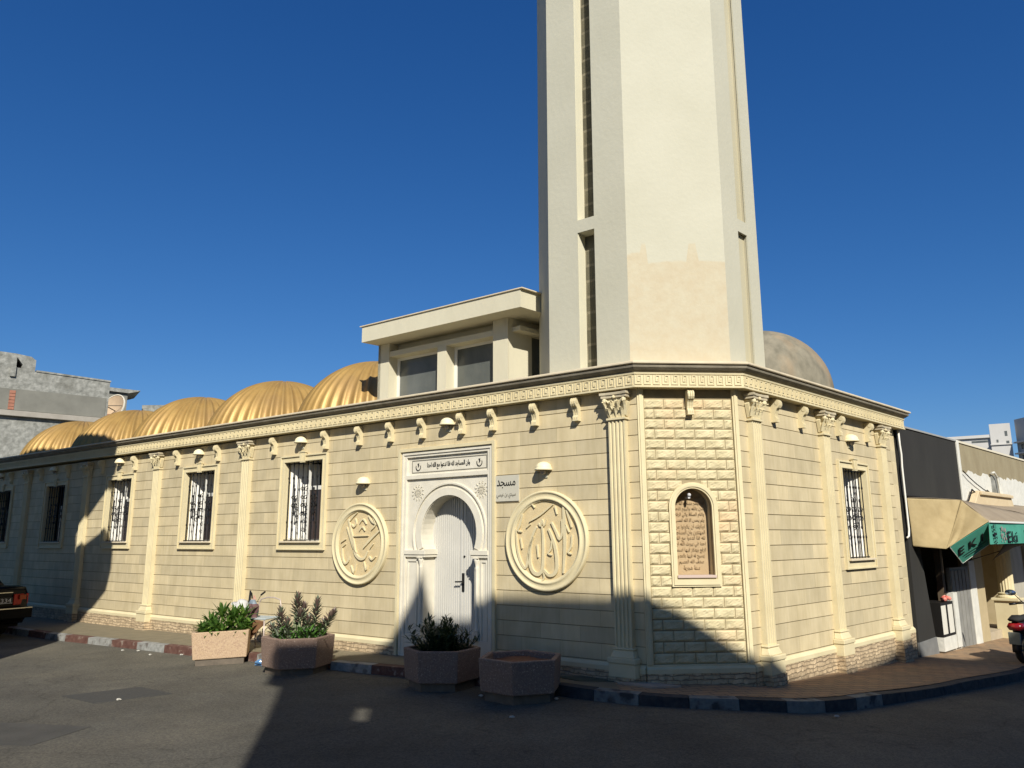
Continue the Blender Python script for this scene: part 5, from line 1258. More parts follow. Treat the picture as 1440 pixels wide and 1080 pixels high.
# awning ---------------------------------------------------------------
aw = empty('awning', F3 @ T((6.4, -.4, .2)), 'brown canvas shop awning with drooping side cloth and green lettered valances', 'awning')
canv = mat('khaki_awning_canvas', (0.30, 0.235, 0.125), (0.37, 0.295, 0.165), scale=5, bump=0.3, bscale=25)
canvt = mat('faded_brown_awning_top', (0.24, 0.195, 0.145), (0.29, 0.24, 0.18), scale=4)
green = mat('green_valance_cloth', (0.05, 0.25, 0.19), (0.07, 0.31, 0.24), scale=4)
def P3(s_, d, z): return Vector((s_, -d, z))
def fold(a, b, c, d, nu, nv, amp, fq, seed):
    """cloth patch between corners a b (top) c d (bottom right, bottom left) with soft folds"""
    nn = (b - a).cross(d - a).normalized()
    def f(u, v):
        p = a.lerp(b, u).lerp(d.lerp(c, u), v); w = math.sin((u * fq + v * 1.5 + seed) * 3.1) + .5 * math.sin((u * fq * 2.3 - v * 2.2 + seed) * 2.7) + .8 * math.exp(-((u - v * .8 - .1) * 9) ** 2)
        return p + nn * amp * w * math.sin(math.pi * min(max(u, .02), .98)) ** .4
    mb.grid(f, nu, nv)
def solid(o, th=.006):
    m_ = o.modifiers.new('thickness', 'SOLIDIFY'); m_.thickness = th; m_.offset = 0
mb = MB(); mb.sm = True
TL, TR, SB, SL = P3(5.20, .03, .60), P3(6.31, .50, .585), P3(5.36, .47, -.20), P3(5.22, .03, -.16)
fold(TL, TR, SB, SL, 40, 30, .016, 2.0, 0.3)
TR2, VR, VL = P3(6.33, .50, .575), P3(5.72, .97, .215), P3(5.44, .50, -.165)
fold(P3(6.31, .50, .583), P3(5.94, .96, .222), P3(5.43, .51, -.155), P3(5.36, .475, -.20), 24, 24, .010, 1.5, 1.9)
o = obj('side_canvas', mb, canv, aw, F3, fix=False); solid(o)
mb = MB(); mb.sm = True
fold(P3(5.2, .0, .62), P3(12.9, .0, .66), P3(11.6, .94, .24), P3(6.3, .50, .59), 30, 8, .01, 3, .7)
fold(P3(6.32, .50, .588), P3(11.6, .94, .24), P3(11.6, .96, .22), P3(5.95, .955, .225), 30, 4, .004, 3, .2)
o = obj('top_canvas', mb, canvt, aw, F3, fix=False); solid(o)
# tilted side valance, front valance
va, vb, vc, vd = P3(5.435, .50, -.173), P3(5.955, .95, .206), P3(6.317, .823, -.141), P3(5.993, .50, -.435)
mb = MB(); fold(va, vb, vc, vd, 12, 8, .0015, 1.2, .4); o = obj('side_valance', mb, green, aw, F3, fix=False); solid(o)
ux = (vb - va); Lx = ux.length; ux = ux.normalized(); dn = (vd - va); uz = -(dn - ux * dn.dot(ux)).normalized(); ny = uz.cross(ux).normalized()
Hh = abs(dn.dot(uz))
def VM(u, v):  # u,v in metres along the valance from its top-left corner
    p = va + ux * u - uz * v - ny * .016
    Mx = Matrix(((ux.x, ny.x, uz.x, p.x), (ux.y, ny.y, uz.y, p.y), (ux.z, ny.z, uz.z, p.z), (0, 0, 0, 1))); return F3 @ Mx
text('lettering', 'E K I', .1, blackt, o, VM(Lx * .52, Hh * .40), width=Lx * .62, height=.17, extrude=.004)
for k in range(2):
    mb = MB(); mb.box(-Lx * (.30 - .05 * k), Lx * (.28 - .08 * k), -.002, .002, -.003, .003); obj('small_print_line', mb, blackt, o, VM(Lx * .62, Hh * (.66 + .10 * k)))
mb = MB(); mb.tube([va, vd], .006, 6); mb.tube([vd, vc], .006, 6); obj('valance_hem', mb, wframe, aw, F3)
fa, fb = P3(5.97, .95, .206), P3(11.6, .97, .22)
mb = MB(); fold(fa, fb, P3(11.5, .97, -.13), P3(5.85, .96, -.135), 20, 6, .004, 2, .1); fv = obj('front_valance', mb, green, aw, F3, fix=False); solid(fv)
mb = MB(); mb.box(5.97, 11.6, -.98, -.95, .205, .235); obj('front_rail', mb, wframe, aw, F3)
FVM = lambda s_, z: F3 @ T((s_, -.985, z))
for k, ch in enumerate('EKIMS'):
    text('small_lettering', ch, .06, blackt, fv, FVM(6.12, .15 - .062 * k), width=.17, height=.045, extrude=.002)
text('lettering', 'Eki', .1, blackt, fv, FVM(7.15, -.02), width=.6, height=.18, extrude=.002)
mb = MB(); rr = random.Random(5)
for k in range(24):
    x_, z_ = rr.uniform(6.35, 6.62), rr.uniform(-.10, .14); mb.sphere((x_ + .15, -.98, z_), rr.uniform(.012, .03), 7, (1, .15, 1))
obj('printed_picture', mb, mat('printed_picture_ink', (0.16, 0.06, 0.08), (0.45, 0.30, 0.32), scale=22), fv, F3)
text('lettering', 'EKI', .1, mat('pink_print', (0.55, 0.12, 0.22)), fv, FVM(8.3, .03), width=.6, height=.15, extrude=.002)
mb = MB()
for s_ in (6.2, 11.4): mb.tube([P3(s_, 0, .2), P3(s_, .93, .18)], .015, 6)
mb.tube([P3(8.2, .93, -.13), P3(7.1, .3, -.42), P3(6.9, .0, -.13)], .008, 6)
obj('awning_arms', mb, iron, aw, F3)
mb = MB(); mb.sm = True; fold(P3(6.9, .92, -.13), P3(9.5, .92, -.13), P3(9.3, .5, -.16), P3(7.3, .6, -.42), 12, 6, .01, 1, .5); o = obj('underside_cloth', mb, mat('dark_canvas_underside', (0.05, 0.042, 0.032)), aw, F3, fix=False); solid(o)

# pipe and cables
mb = MB(); mb.sm = True
mb.tube([(5.045, -.05, 1.70), (5.05, -.05, 1.45), (5.075, -.05, 1.30), (5.05, -.05, 1.1), (5.055, -.05, .4), (5.06, -.05, .1), (5.03, -.05, .0), (4.99, -.03, -.03)], .016, 8)
tag(obj('drain_hose', mb, mat('white_plastic_pipe', (0.70, 0.70, 0.68), rough=.4), None, F3), 'thin white plastic pipe hanging down the right end of the mosque wall', 'pipe')
def cable(name, pts, r, lab, m_=iron):
    mb = MB(); mb.sm = True; mb.tube(pts, r, 6); return tag(obj(name, mb, m_, None, F3), lab, 'cable', 'cables on the shop walls')
cable('cable', [(5.1, -.03, .645), (6.2, -.035, .63), (7.4, -.035, .615), (8.15, -.035, .60), (8.45, -.04, .66), (8.75, -.04, .88), (9.0, -.05, .80), (9.3, -.05, .78), (9.6, -.05, .86), (9.75, -.05, .90), (10.1, -.05, .80), (10.5, -.05, .68), (10.7, -.05, .67)], .014, 'black cable running under the dark grey wall and looping over the peach hood')
cable('cable', [(8.35, -.03, 1.22), (8.7, -.04, 1.10), (9.1, -.04, 1.00), (9.5, -.04, .92), (9.8, -.04, .87)], .010, 'thin dark cable slanting down across the white plaster')
cable('cable', [(8.75, -.055, .86), (9.1, -.06, .76), (9.4, -.06, .79), (9.7, -.06, .87)], .010, 'second dark cable sagging beside the loop over the hood')
mb = MB()
for (x0, z0_, x1, z1_) in ((12.3, .42, 13.2, .36), (12.4, .30, 13.2, .26), (12.0, .12, 12.6, -.05), (12.3, .05, 12.9, .22)): mb.tube([(x0, -.1, z0_), (x1, -.2, z1_)], .03, 6)
tag(obj('bracket', mb, iron, None, F3), 'black metal bracket at the right edge on the white wall', 'bracket')

# ------------------------------------------------------------------ planters
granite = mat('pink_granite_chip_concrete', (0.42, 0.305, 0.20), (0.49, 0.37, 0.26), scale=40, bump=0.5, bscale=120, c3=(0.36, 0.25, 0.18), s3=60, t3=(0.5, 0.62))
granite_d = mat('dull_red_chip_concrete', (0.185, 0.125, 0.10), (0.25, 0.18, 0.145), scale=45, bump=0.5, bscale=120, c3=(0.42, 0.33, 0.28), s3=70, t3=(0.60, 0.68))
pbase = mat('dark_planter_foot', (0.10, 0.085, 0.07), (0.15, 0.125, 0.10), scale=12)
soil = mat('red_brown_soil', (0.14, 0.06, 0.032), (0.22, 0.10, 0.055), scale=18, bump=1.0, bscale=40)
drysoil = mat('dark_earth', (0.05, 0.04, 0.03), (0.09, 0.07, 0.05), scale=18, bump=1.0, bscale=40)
def poly(n, r, rot): return [(r * math.cos(rot + 2 * math.pi * k / n), r * math.sin(rot + 2 * math.pi * k / n)) for k in range(n)]
def planter(x, y, rot, pts_fn, h, lab, m_, sm, taper=.97, tilt=0.0, fill=.05):
    M = T((x, y, gz(x))) @ RZ(rot) @ Matrix.Rotation(tilt, 4, 'Y'); root = empty('planter', M, lab, 'planter', 'street planters')
    mb = MB(); o_ = pts_fn(1.0); b_ = pts_fn(taper * .98); i_ = pts_fn(.86); n = len(o_)
    vs = [(p[0], p[1], .085) for p in b_] + [(p[0], p[1], .085 + h) for p in o_] + [(p[0], p[1], .085 + h) for p in i_] + [(p[0] * .97, p[1] * .97, .085 + h - .16) for p in i_]
    fs = [tuple(reversed(range(n)))]
    for r_ in range(3):
        for k in range(n): fs.append((r_ * n + k, r_ * n + (k + 1) % n, (r_ + 1) * n + (k + 1) % n, (r_ + 1) * n + k))
    fs.append(tuple(3 * n + k for k in range(n)))
    mb.add(vs, fs); obj('bowl', mb, m_, root, M, bevel=.012)
    mb = MB(); mb.prism(pts_fn(.84), -.03, .0849, 'z'); obj('foot', mb, pbase, root, M)
    mb = MB(); ip_ = pts_fn(.85); c0 = Vector((0, 0)); vs = [(0, 0, .085 + h - fill + .02)]; r1 = random.Random(int(x * 100) + 9)
    for rr_ in (.5, 1.0):
        for k in range(n):
            for t in (0, .5):
                p = Vector(ip_[k]).lerp(Vector(ip_[(k + 1) % n]), t) * rr_; vs.append((p.x, p.y, .085 + h - fill + r1.uniform(-.012, .02)))
    m2 = 2 * n; fs = [(0, 1 + k, 1 + (k + 1) % m2) for k in range(m2)] + [(1 + k, 1 + m2 + k, 1 + m2 + (k + 1) % m2, 1 + (k + 1) % m2) for k in range(m2)]
    mb.add(vs, fs); obj('soil', mb, sm, root, M)
    return M
def hexf(k): return poly(6, .475 * k, 0)
def recf(k): return [(-.385 * k, -.25 * k), (.385 * k, -.25 * k), (.385 * k, .25 * k), (-.385 * k, .25 * k)]
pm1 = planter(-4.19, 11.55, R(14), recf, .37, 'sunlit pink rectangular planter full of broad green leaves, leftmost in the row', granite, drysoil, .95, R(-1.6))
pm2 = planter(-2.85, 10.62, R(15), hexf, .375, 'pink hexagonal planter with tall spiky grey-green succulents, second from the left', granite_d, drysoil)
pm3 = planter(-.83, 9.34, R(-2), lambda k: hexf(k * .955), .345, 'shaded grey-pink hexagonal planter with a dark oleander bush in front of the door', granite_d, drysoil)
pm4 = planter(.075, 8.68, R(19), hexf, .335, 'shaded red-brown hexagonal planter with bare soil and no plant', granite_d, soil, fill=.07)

# plants
def blade(mb, base, d, L_, w, curl, up, n=4, fold_=.25):
    """leaf strip from base in direction d (unit), bending by curl"""
    d = d.normalized(); side = d.cross(Vector((0, 0, 1)));
    side = side.normalized() if side.length > .05 else Vector((1, 0, 0)); p = base.copy(); vs = []; fs = []
    for i in range(n + 1):
        t = i / n; ww = w * (math.sin(math.pi * (t * .86 + .10)) ** .8) if i < n else 0.0008
        nrm_ = side.cross(d).normalized()
        vs += [p - side * ww + nrm_ * ww * fold_, p.copy(), p + side * ww + nrm_ * ww * fold_]
        d = (d + Vector((0, 0, -curl / n)) + up * 0).normalized(); p = p + d * (L_ / n)
    for i in range(n):
        a = i * 3; fs += [(a, a + 1, a + 4, a + 3), (a + 1, a + 2, a + 5, a + 4)]
    mb.add(vs, fs)
Z0_ = Vector((0, 0, 0))
lf1 = mat_leaf('glossy_green_leaf', (0.035, 0.085, 0.018), (0.085, 0.17, 0.03))
lf1b = mat_leaf('yellow_green_leaf', (0.10, 0.19, 0.035), (0.16, 0.25, 0.05))
def rosette(mb, c, r_, n, L_, w, spread, rr):
    for k in range(n):
        a = 2.39996 * k + rr.uniform(-.3, .3); t = k / n; el = R(82) - spread * t ** .8
        d = Vector((math.cos(a) * math.cos(el), math.sin(a) * math.cos(el), math.sin(el)))
        l_ = L_ * (.7 + .5 * math.sin(math.pi * (t * .8 + .2))) * rr.uniform(.85, 1.15)
        mb.cur = 1 if rr.random() < .22 else 0
        blade(mb, c + Vector((math.cos(a), math.sin(a), 0)) * .01, d, l_, w * rr.uniform(.8, 1.2), .35 + .9 * t, Z0_)
rr = random.Random(11); mb = MB()
H1 = .085 + .37 - .05
for (x_, y_, z_, s_) in [(-.26, -.06, .0, .8), (-.18, .10, .10, 1.0), (-.08, -.12, .06, .95), (-.02, .06, .20, 1.1), (.10, -.08, .08, .9), (.12, .12, .14, 1.0), (.24, -.04, .10, .95), (.30, .08, .17, 1.05), (-.30, .10, .02, .7), (.02, -.17, .0, .8), (.28, -.16, .0, .8), (-.14, -.17, .0, .8), (.18, .0, .2, .9), (.36, -.04, .03, .8)]:
    mb.cur = 0; mb.tube([(x_ * .8, y_ * .8, H1 - .03), (x_, y_, H1 + z_)], [.014, .010], 6)
    rosette(mb, Vector((x_ * .92, y_ * .85, H1 + z_ + .02)), .02, int(20 + 7 * rr.random()), .20 * s_, .022, R(66), rr)
for k in range(70):
    a = rr.uniform(0, 6.28); q = Vector((rr.uniform(-.27, .27), rr.uniform(-.12, .15), H1 + rr.uniform(.01, .08)))
    mb.cur = 1 if rr.random() < .3 else 0
    blade(mb, q, Vector((math.cos(a), math.sin(a), rr.uniform(.6, 1.3))), rr.uniform(.12, .22), .010, .7, Z0_)
tag(obj('green_shrub', mb, [lf1, lf1b], None, pm1, fix=False), 'bushy green plant with broad pointed leaves in the sunlit leftmost planter', 'plant')
# succulents with spiky heads
lf2 = mat_leaf('grey_green_succulent_leaf', (0.075, 0.10, 0.07), (0.15, 0.17, 0.12), tr=.1); lf2b = mat_leaf('purple_brown_succulent_leaf', (0.10, 0.065, 0.06), (0.18, 0.13, 0.11), tr=.1)
lf2c = mat_leaf('fresh_green_leaf', (0.04, 0.12, 0.02), (0.09, 0.20, 0.035)); stemm = mat('grey_green_stem', (0.14, 0.18, 0.10), (0.24, 0.27, 0.17), scale=20, stretch=(1, 1, .2))
rr = random.Random(21); mb = MB(); H2 = .085 + .375 - .05
def spike(p0, p1, head, Lf, n, w=.017):
    mb.cur = 3; mb.sm = True; mid = p0.lerp(p1, .5) + Vector((rr.uniform(-.02, .02), rr.uniform(-.02, .02), 0)); mb.tube([p0, mid, p1], [.022, .019, .014], 7); mb.sm = False
    ax = (p1 - mid).normalized()
    for k in range(n):
        t = k / n; q = p1 - ax * head * (1 - t); a = 2.39996 * k
        e_ = R(4) + R(62) * t; side_ = Vector((math.cos(a), math.sin(a), 0)); d = side_ * math.cos(e_) + ax * math.sin(e_)
        mb.cur = 1 if rr.random() < .55 else 0
        blade(mb, q, d, Lf * (.75 + .4 * (1 - abs(t - .5))) * rr.uniform(.85, 1.1), w, -.25, Z0_, 3, .5)
for (bx_, by_, tx, ty, tz, hd, n) in [(-.20, .0, -.24, -.03, .36, .20, 46), (-.05, .05, -.03, .0, .53, .18, 50), (.06, .0, .05, .05, .40, .12, 34), (.16, .04, .23, .02, .46, .22, 54), (.20, -.04, .44, -.05, .31, .15, 44), (.0, -.1, .01, -.12, .33, .08, 26), (-.12, -.08, -.15, -.12, .22, .10, 30), (.28, .0, .33, .04, .17, .10, 30), (-.26, .04, -.34, .02, .14, .06, 18), (.10, -.06, .12, -.10, .24, .1, 30)]:
    spike(Vector((bx_, by_, H2 - .03)), Vector((tx, ty, H2 + tz)), hd * 1.45, .115, int(n * 1.15))
for k in range(9):   # cactus-like pale ribs in the middle
    x_ = -.08 + .03 * k * .7; mb.cur = 3; mb.tube([(x_, -.05 + .01 * (k % 3), H2 - .03), (x_ + rr.uniform(-.03, .03), -.05, H2 + rr.uniform(.22, .40))], [.017, .010], 6)
for k in range(330):
    a = rr.uniform(0, 6.28); q = Vector((rr.uniform(-.30, .34), rr.uniform(-.24, .20), H2 + rr.uniform(-.01, .13)))
    mb.cur = 2 if rr.random() < .6 else 0; blade(mb, q, Vector((math.cos(a), math.sin(a), rr.uniform(.5, 1.6))), rr.uniform(.08, .17), .014, .5, Z0_)
tag(obj('succulent_plant', mb, [lf2, lf2b, lf2c, stemm], None, pm2, fix=False), 'grey-green succulents with spiky purple-brown heads in the second planter', 'plant')
# oleander
lf3 = mat_leaf('dark_oleander_leaf', (0.022, 0.042, 0.018), (0.045, 0.075, 0.028), tr=.1)
rr = random.Random(31); mb = MB(); H3 = .085 + .355 - .05
for k in range(70):
    a = rr.uniform(0, 6.28); q = rr.random() ** .6; el = R(88) - R(62) * q; d = Vector((math.cos(a) * math.cos(el), math.sin(a) * math.cos(el) * .8, math.sin(el)))
    L_ = rr.uniform(.24, .42) * (1.0 - .12 * q); p = Vector((rr.uniform(-.24, .24), rr.uniform(-.15, .15), H3 - .03)); pts = [p]; dd = d.copy()
    for i in range(5): dd = (dd + Vector((rr.uniform(-.12, .12), rr.uniform(-.12, .12), .03))).normalized(); p = p + dd * L_ / 5; pts.append(p.copy())
    mb.tube(pts, [.006, .005, .0045, .004, .003, .002], 5)
    for i in range(1, 6):
        for j in range(5):
            aa = rr.uniform(0, 6.28); e_ = rr.uniform(.2, 1.1); dl = Vector((math.cos(aa) * math.cos(e_), math.sin(aa) * math.cos(e_), math.sin(e_)))
            blade(mb, pts[i] - dd * rr.uniform(0, .05), dl, rr.uniform(.07, .13), .0105, .3, Z0_, 3)
tag(obj('oleander_bush', mb, [lf3], None, pm3, fix=False), 'dark narrow-leaved oleander bush in the shaded planter before the door', 'plant')

# ------------------------------------------------------------------ chair with bundled things behind the first planter
cx, cy = -3.80, 12.0; CH = T((cx, cy, pz(cx))) @ RZ(R(-18))
ch = empty('chair', CH, 'old light metal chair standing on the pavement behind the leftmost planter, hung with bags', 'chair')
alu = mat('dull_steel_tube', (0.42, 0.36, 0.34), (0.55, 0.48, 0.46), scale=20, rough=.4, metal=.3)
for (x_, y_) in ((-.20, -.18), (.20, -.18), (-.20, .18), (.20, .18)):
    mb = MB(); mb.sm = True; mb.tube([(x_, y_, .0), (x_ * .95, y_, .44)], .011, 8); mb.sphere((x_, y_, .012), .016, 8); obj('leg', mb, alu, ch, CH)
mb = MB(); mb.box(-.21, .22, -.20, .20, .44, .462); obj('seat', mb, mat('pale_blue_grey_seat', (0.30, 0.36, 0.40), (0.42, 0.46, 0.48), scale=7), ch, CH, bevel=.01)
mb = MB(); mb.sm = True; mb.tube([(.20, .19, .46), (.20, .21, .62), (.17, .22, .70), (.06, .22, .73), (-.06, .22, .73), (-.17, .22, .70), (-.20, .21, .62), (-.20, .19, .46)], .010, 8); obj('back_frame', mb, alu, ch, CH)
mb = MB(); mb.sm = True
mb.grid(lambda u, v: (-.22 + .42 * u, -.19 + .02 * math.sin(u * 9), .43 - (.30 - abs(u - .42) * .46) * v + .01 * math.sin(u * 12 + v * 5)), 12, 6)
o = obj('brown_cloth', mb, mat('brown_rag', (0.12, 0.06, 0.03), (0.19, 0.10, 0.05), scale=9), ch, CH, fix=False); solid(o, .008)
# things on it
bagm = mat('blue_grey_bag', (0.13, 0.17, 0.22), (0.22, 0.27, 0.33), scale=7, rough=.5); blk = mat('black_plastic', (0.012, 0.012, 0.013), rough=.4)
BGM = CH @ T((-.16, .0, .46)); bg_ = empty('bag', BGM, 'blue-grey cloth bag propped upright on the old chair', 'bag')
mb = MB(); mb.sm = True; mb.lathe([(.03, 0), (.085, .02), (.10, .08), (.085, .16), (.05, .22), (.035, .25), (.0, .252)], 16, sx=1.1, sy=.7); obj('body', mb, bagm, bg_, BGM)
mb = MB(); mb.tube([(.0, 0, .24), (.02, .0, .31), (.05, 0, .25)], .007, 6); obj('handle', mb, mat('pink_strap', (0.55, 0.25, 0.24)), bg_, BGM)
HM = CH @ T((-.34, -.10, .46)); hc = MB(); hc.sm = True; hc.lathe([(.16, 0), (.155, .012), (.09, .02), (.08, .07), (.05, .095), (0, .10)], 20); tag(obj('sun_hat', hc, mat('grey_hat_cloth', (0.45, 0.45, 0.47), (0.56, 0.55, 0.56), scale=9), None, HM @ T((.06, 0, .16)) @ Matrix.Rotation(R(20), 4, 'Y')), 'pale grey hat lying on the things piled beside the chair', 'hat')
UM = CH @ T((-.26, .05, .30)); mb = MB(); mb.tube([(0, 0, 0), (.0, 0, .28), (.01, 0, .54)], [.02, .024, .012], 8); mb.tube([(.01, 0, .52), (.035, 0, .50), (.05, 0, .42)], .012, 6)
tag(obj('umbrella', mb, blk, None, UM), 'folded black umbrella standing behind the bag on the chair', 'umbrella')
mb = MB(); mb.tube([(0, 0, 0), (.07, 0, .05)], .014, 8); mb.tube([(-.06, 0, -.10), (0, 0, 0)], .004, 6); tag(obj('broom_handle', mb, blk, None, CH @ T((-.02, .0, .78))), 'short black handle sticking up to the right of the bag', 'handle')
mb = MB(); mb.sm = True; mb.grid(lambda u, v: (.16 * (u - .5) + .02 * math.sin(v * 7), .03 * math.sin(u * 8), -.24 * v), 6, 6); o = obj('dark_cloth', mb, mat('dark_maroon_cloth', (0.10, 0.045, 0.05), (0.15, 0.09, 0.09), scale=8), None, CH @ T((-.06, -.14, .66)), fix=False); solid(o, .008); tag(o, 'dark maroon cloth draped over the edge of the old chair', 'cloth')

# blue plastic bag on the road
BM = T((-3.42, 11.15, gz(-3.4))); rr = random.Random(2)
def crumple(mb, r_, sx, sy, sz, seed, n=22):
    q = random.Random(seed); ph = [q.uniform(0, 6) for _ in range(8)]; vs = []; fs = []; k = n // 2
    for i in range(k + 1):
        th = math.pi * i / k
        for j in range(n):
            p = 2 * math.pi * j / n; f = 1 + .22 * math.sin(3 * p + ph[0] + 2 * th) + .16 * math.sin(7 * p + ph[1]) * math.sin(4 * th + ph[2]) + .12 * math.sin(11 * p + 5 * th + ph[3])
            vs.append((r_ * sx * f * math.sin(th) * math.cos(p), r_ * sy * f * math.sin(th) * math.sin(p), max(0.002, r_ * sz * (f * math.cos(th) + .75))))
    for i in range(k):
        for j in range(n): a, b = i * n + j, i * n + (j + 1) % n; fs.append((a, a + n, b + n, b))
    mb.add(vs, fs)
mb = MB(); crumple(mb, .10, 1.3, .8, .55, 4)
tag(obj('plastic_bag', mb, mat('blue_plastic', (0.03, 0.12, 0.32), (0.16, 0.32, 0.55), scale=12, rough=.25, spec=.6), None, BM), 'crumpled blue plastic bag on the road between the two left planters', 'plastic bag')
mb = MB(); crumple(mb, .06, 1.3, .8, .8, 9)
tag(obj('plastic_bag', mb, mat('white_plastic', (0.6, 0.6, 0.62), (0.75, 0.76, 0.78), scale=12, rough=.3), None, BM @ T((.14, .02, .02))), 'crumpled white plastic bag beside the blue one on the road', 'plastic bag')
# litter
lit = [(-6.3, 12.95, 'red'), (-6.0, 12.85, 0), (-5.1, 12.35, 0), (.33, 8.55, 1), (.45, 8.52, 1), (-.35, 8.72, 0), (-.02, 7.7, 0), (-5.6, 12.4, 0), (-4.35, 8.95, 0), (3.2, 8.1, 0)]
for k, (x_, y_, c_) in enumerate(lit):
    mb = MB(); crumple(mb, .018 if c_ != 2 else .045, 1.4, .9, .25 if c_ == 2 else .6, 40 + k, 12)
    where = ['by the kerb at far left', 'at the kerb left of the rectangular planter', 'near the rectangular planter at the kerb foot', 'against the kerb just right of the empty planter', 'at the kerb end right of the empty planter, the brighter piece', 'between the two shaded planters', 'in front of the empty planter', 'on sunlit asphalt beside the kerb', 'lying on the dark access cover in the sunlit road', 'below the dark kerb at the corner'][k]
    tag(obj('paper_litter', mb, mat('paper_scrap', (0.36, 0.35, 0.32), (0.50, 0.49, 0.46), scale=9), None, T((x_, y_, gz(x_) + .003))), 'small pale paper scrap ' + where, 'litter', 'scraps of litter')

# covers and slabs on the ground
def rz(x_, y_): return gz(x_) + 0.012 * math.sin(x_ * 1.7 + y_ * 0.6) * math.exp(-((y_ - 6) / 8) ** 2)
def ground_quad(name, pts, m_, lab, cat, lift, th=.012, zf=None):
    zz = (lambda x_, y_: zf(x_)) if zf else rz
    mb = MB(); n = len(pts); vs = [(x_, y_, zz(x_, y_) + lift) for x_, y_ in pts] + [(x_, y_, zz(x_, y_) - .02) for x_, y_ in pts]
    mb.add(vs, [tuple(range(n))] + [(i, (i + 1) % n, n + (i + 1) % n, n + i) for i in range(n)]); return tag(obj(name, mb, m_, None), lab, cat)
ironc = mat('dark_cast_iron_cover', (0.045, 0.045, 0.043), (0.062, 0.061, 0.057), scale=30, bump=1.0, bscale=60)
ground_quad('manhole_cover', [(-5.15, 9.25), (-4.55, 8.82), (-3.90, 9.30), (-4.50, 9.78)], ironc, 'dark square access cover set in the sunlit road', 'cover', .006)
ground_quad('asphalt_patch', [(-5.6, 7.2), (-4.15, 7.05), (-4.0, 7.75), (-5.8, 8.1)], mat('newer_asphalt_patch', (0.05, 0.049, 0.046), (0.07, 0.068, 0.064), scale=3, bump=1, bscale=90), 'darker square asphalt patch near the left edge of the road', 'patch', .005)
ground_quad('loose_slab', [(1.12, 8.74), (1.45, 8.50), (1.78, 8.60), (1.52, 8.76)], mat('pale_loose_tile', (0.34, 0.28, 0.23), (0.40, 0.34, 0.28), scale=7), 'pale loose square tile on the pavement below the corner pilaster', 'tile', .018, zf=pz)
ground_quad('metal_cover', [(.42, 9.22), (.72, 8.90), (1.10, 8.86), (.86, 9.14)], mat('greenish_metal_cover', (0.06, 0.07, 0.05), (0.09, 0.10, 0.07), scale=9), 'dark greenish metal cover in the pavement right of the empty planter', 'cover', .008, zf=pz)
mb = MB(); mb.box(-.03, .03, -.02, .02, 0, .05); tag(obj('red_block', mb, red, None, T((1.72, 8.80, pz(1.7)))), 'tiny red block lying at the foot of the corner wall', 'debris')

# ------------------------------------------------------------------ parked car, seen from behind
CA = R(152); CM_ = T((-9.66, 14.50, gz(-10))) @ RZ(CA)       # +x = forward, +y = left
car = empty('parked_car', CM_, 'black saloon car parked at the kerb on the far left, seen from behind', 'car')
paint = mat('black_car_paint', (0.006, 0.006, 0.007), rough=.25, spec=.12)
trimk = mat('black_bumper', (0.010, 0.010, 0.010), rough=.6, spec=.05)
def ring_(x_, hw, zb, zm, zt, hwt):
    return [(x_, -hw * .93, zb), (x_, -hw, zb + .12), (x_, -hw, zm), (x_, -hwt, zt), (x_, -hwt * .5, zt + .012), (x_, 0, zt + .016), (x_, hwt * .5, zt + .012), (x_, hwt, zt), (x_, hw, zm), (x_, hw, zb + .12), (x_, hw * .93, zb)]
def loft(mb, rings):
    n = len(rings[0]); vs = [v for r_ in rings for v in r_]; fs = []
    for i in range(len(rings) - 1):
        for k in range(n): a, b = i * n + k, i * n + (k + 1) % n; fs.append((a, b, b + n, a + n))
    fs += [tuple(reversed(range(n))), tuple(range((len(rings) - 1) * n, len(rings) * n))]; mb.add(vs, fs)
mb = MB(); mb.sm = True
loft(mb, [ring_(0.0, .76, .30, .74, .86, .70), ring_(.04, .80, .26, .78, .92, .74), ring_(.35, .83, .24, .80, .94, .76), ring_(.9, .845, .22, .80, .93, .78), ring_(2.2, .845, .22, .79, .90, .78), ring_(3.1, .84, .22, .78, .90, .77), ring_(3.9, .82, .24, .72, .84, .74), ring_(4.3, .76, .28, .62, .72, .66), ring_(4.42, .70, .32, .55, .62, .60)])
obj('body', mb, paint, car, CM_)
mb = MB(); mb.sm = True
def cab(x_, hw, z0_, hwt, zt): return [(x_, -hw, z0_), (x_, -hwt, zt), (x_, -hwt * .6, zt + .025), (x_, 0, zt + .03), (x_, hwt * .6, zt + .025), (x_, hwt, zt), (x_, hw, z0_)]
loft(mb, [cab(.62, .70, .90, .66, .945), cab(.85, .73, .90, .63, 1.10), cab(1.15, .75, .90, .59, 1.30), cab(1.45, .75, .90, .57, 1.375), cab(2.3, .75, .90, .57, 1.39), cab(2.7, .75, .90, .60, 1.30), cab(3.15, .73, .88, .66, 1.0), cab(3.3, .72, .88, .68, .92)])
obj('cabin', mb, paint, car, CM_)
mb = MB(); mb.hexa([(.66, -.60, .955), (.66, .60, .955), (.72, .60, .955), (.72, -.60, .955), (1.24, -.50, 1.345), (1.24, .50, 1.345), (1.30, .50, 1.345), (1.30, -.50, 1.345)]); obj('rear_window', mb, winglass, car, CM_)
